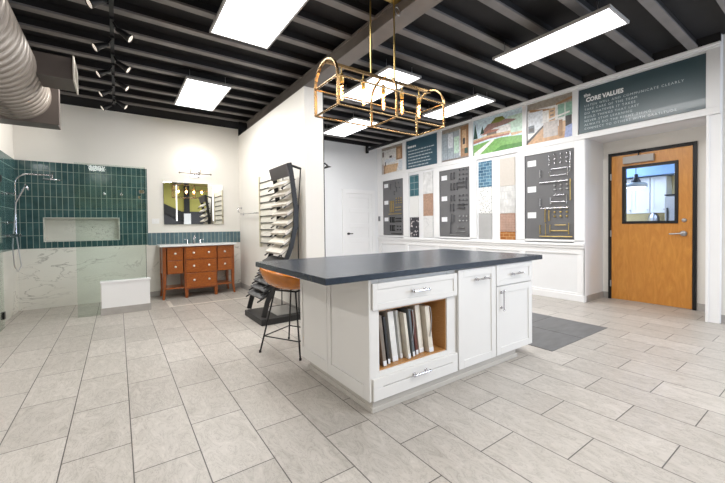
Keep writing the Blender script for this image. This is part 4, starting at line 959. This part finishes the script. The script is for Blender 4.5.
# ------------------------------------------------------------------ spiral duct
DXc, DZc, DR = -.93, 2.80, .315
PY0, PY1 = 5.55, 5.95
dc = thing('ventilation_duct', 'big taupe spiral duct running into a dark box under the ceiling', 'duct', (DXc, 3.5, DZc))
w = MB(); n = 40; ys = []; prof = []
y = -1.0
while y < PY0-.01:
    prof += [(DR, y), (DR, y+.095), (DR+.004, y+.1), (DR+.004, y+.112), (DR, y+.117)]; y += .117
prof.append((DR, PY0+.02))
w.lathe(prof, (DXc, 0, DZc), 44, ((1, 0, 0), (0, 0, 1), (0, 1, 0))); w.build('spiral_pipe', M['duct'], dc)
w = MB().box(-2.2, -.575, PY0, PY1, 2.50, 3.12); w.box(-2.22, -.545, PY0-.012, PY0, 2.47, 3.14)
w.build('plenum_box', M['duct_dark'], dc, bev=.006)
gx0, gx1, gy0, gy1, gz0, gz1 = -.85, -.34, 4.6, 5.0, 2.735, 2.95
rb = MB().box(gx0, gx1, gy0, gy1, gz0, gz1).build('register_box', M['duct_dark'], dc, bev=.004)
w = MB().box(gx1, gx1+.012, gy0-.02, gy0+.03, gz0-.02, gz1+.02).box(gx1, gx1+.012, gy1-.03, gy1+.02, gz0-.02, gz1+.02).box(gx1, gx1+.012, gy0+.03, gy1-.03, gz0-.02, gz0+.025).box(gx1, gx1+.012, gy0+.03, gy1-.03, gz1-.025, gz1+.02)
for k_ in range(6): w.obox((gx1+.005, (gy0+gy1)/2, gz0+.035+k_*.028), (1, 0, -.6), (0, 1, 0), (.6, 0, 1), .02, gy1-gy0-.06, .003)
w.build('vent_grille', M['vent'], rb)

# ------------------------------------------------------------------ light
def area(name, loc, sx_, sy_, e, c=(1, 1, 1), rot=(0, 0, 0)):
    L = bpy.data.lights.new(name, 'AREA'); L.shape = 'RECTANGLE'; L.size = sx_; L.size_y = sy_; L.energy = e; L.color = c
    o = bpy.data.objects.new(name, L); COL.objects.link(o); o.location = loc; o.rotation_euler = rot; return o
for (cx, cy, w_, l_, _) in PAN: area('panel_fill_light', (cx, cy, PZ-.01), w_, l_, 30, (1, .985, .96))
# fill lights added out of view at panel height, with no fixtures
for cx, cy in ((-1.8, 1.0), (-.6, -1.8), (1.6, -1.9), (4.2, -1.6), (-2.2, 3.6), (2.2, -.2)): area('panel_fill_light', (cx, cy, PZ-.01), .6, 1.2, 46, (1, .985, .96))
area('window_daylight', (5.6, -2.2, 1.6), 1.6, 1.8, 150, (.66, .79, 1), (0, radians(90), radians(-35)))
area('kitchen_daylight', (8.2, 3.6, 2.85), 1.6, 1.6, 110, (.78, .86, 1))
area('kitchen_daylight', (7.6, .6, 2.7), 1.2, 1.2, 70, (.75, .85, 1))
L = bpy.data.lights.new('vanity_glow', 'POINT'); L.energy = 6; L.color = (1, .93, .82); L.shadow_soft_size = .12
o = bpy.data.objects.new('vanity_glow', L); COL.objects.link(o); o.location = (1.22, YB-.2, 2.42)
wd = bpy.data.worlds.new('world'); wd.use_nodes = True; sc.world = wd
bg = wd.node_tree.nodes['Background']; bg.inputs[0].default_value = (.8, .88, 1, 1); bg.inputs[1].default_value = .3
sc.view_settings.view_transform = 'Standard'; sc.view_settings.look = 'None'; sc.view_settings.exposure = .08
sc.cycles.use_denoising = True; sc.cycles.max_bounces = 10; sc.cycles.diffuse_bounces = 5; sc.cycles.glossy_bounces = 5; sc.cycles.transparent_max_bounces = 12
sc.cycles.sample_clamp_indirect = 6
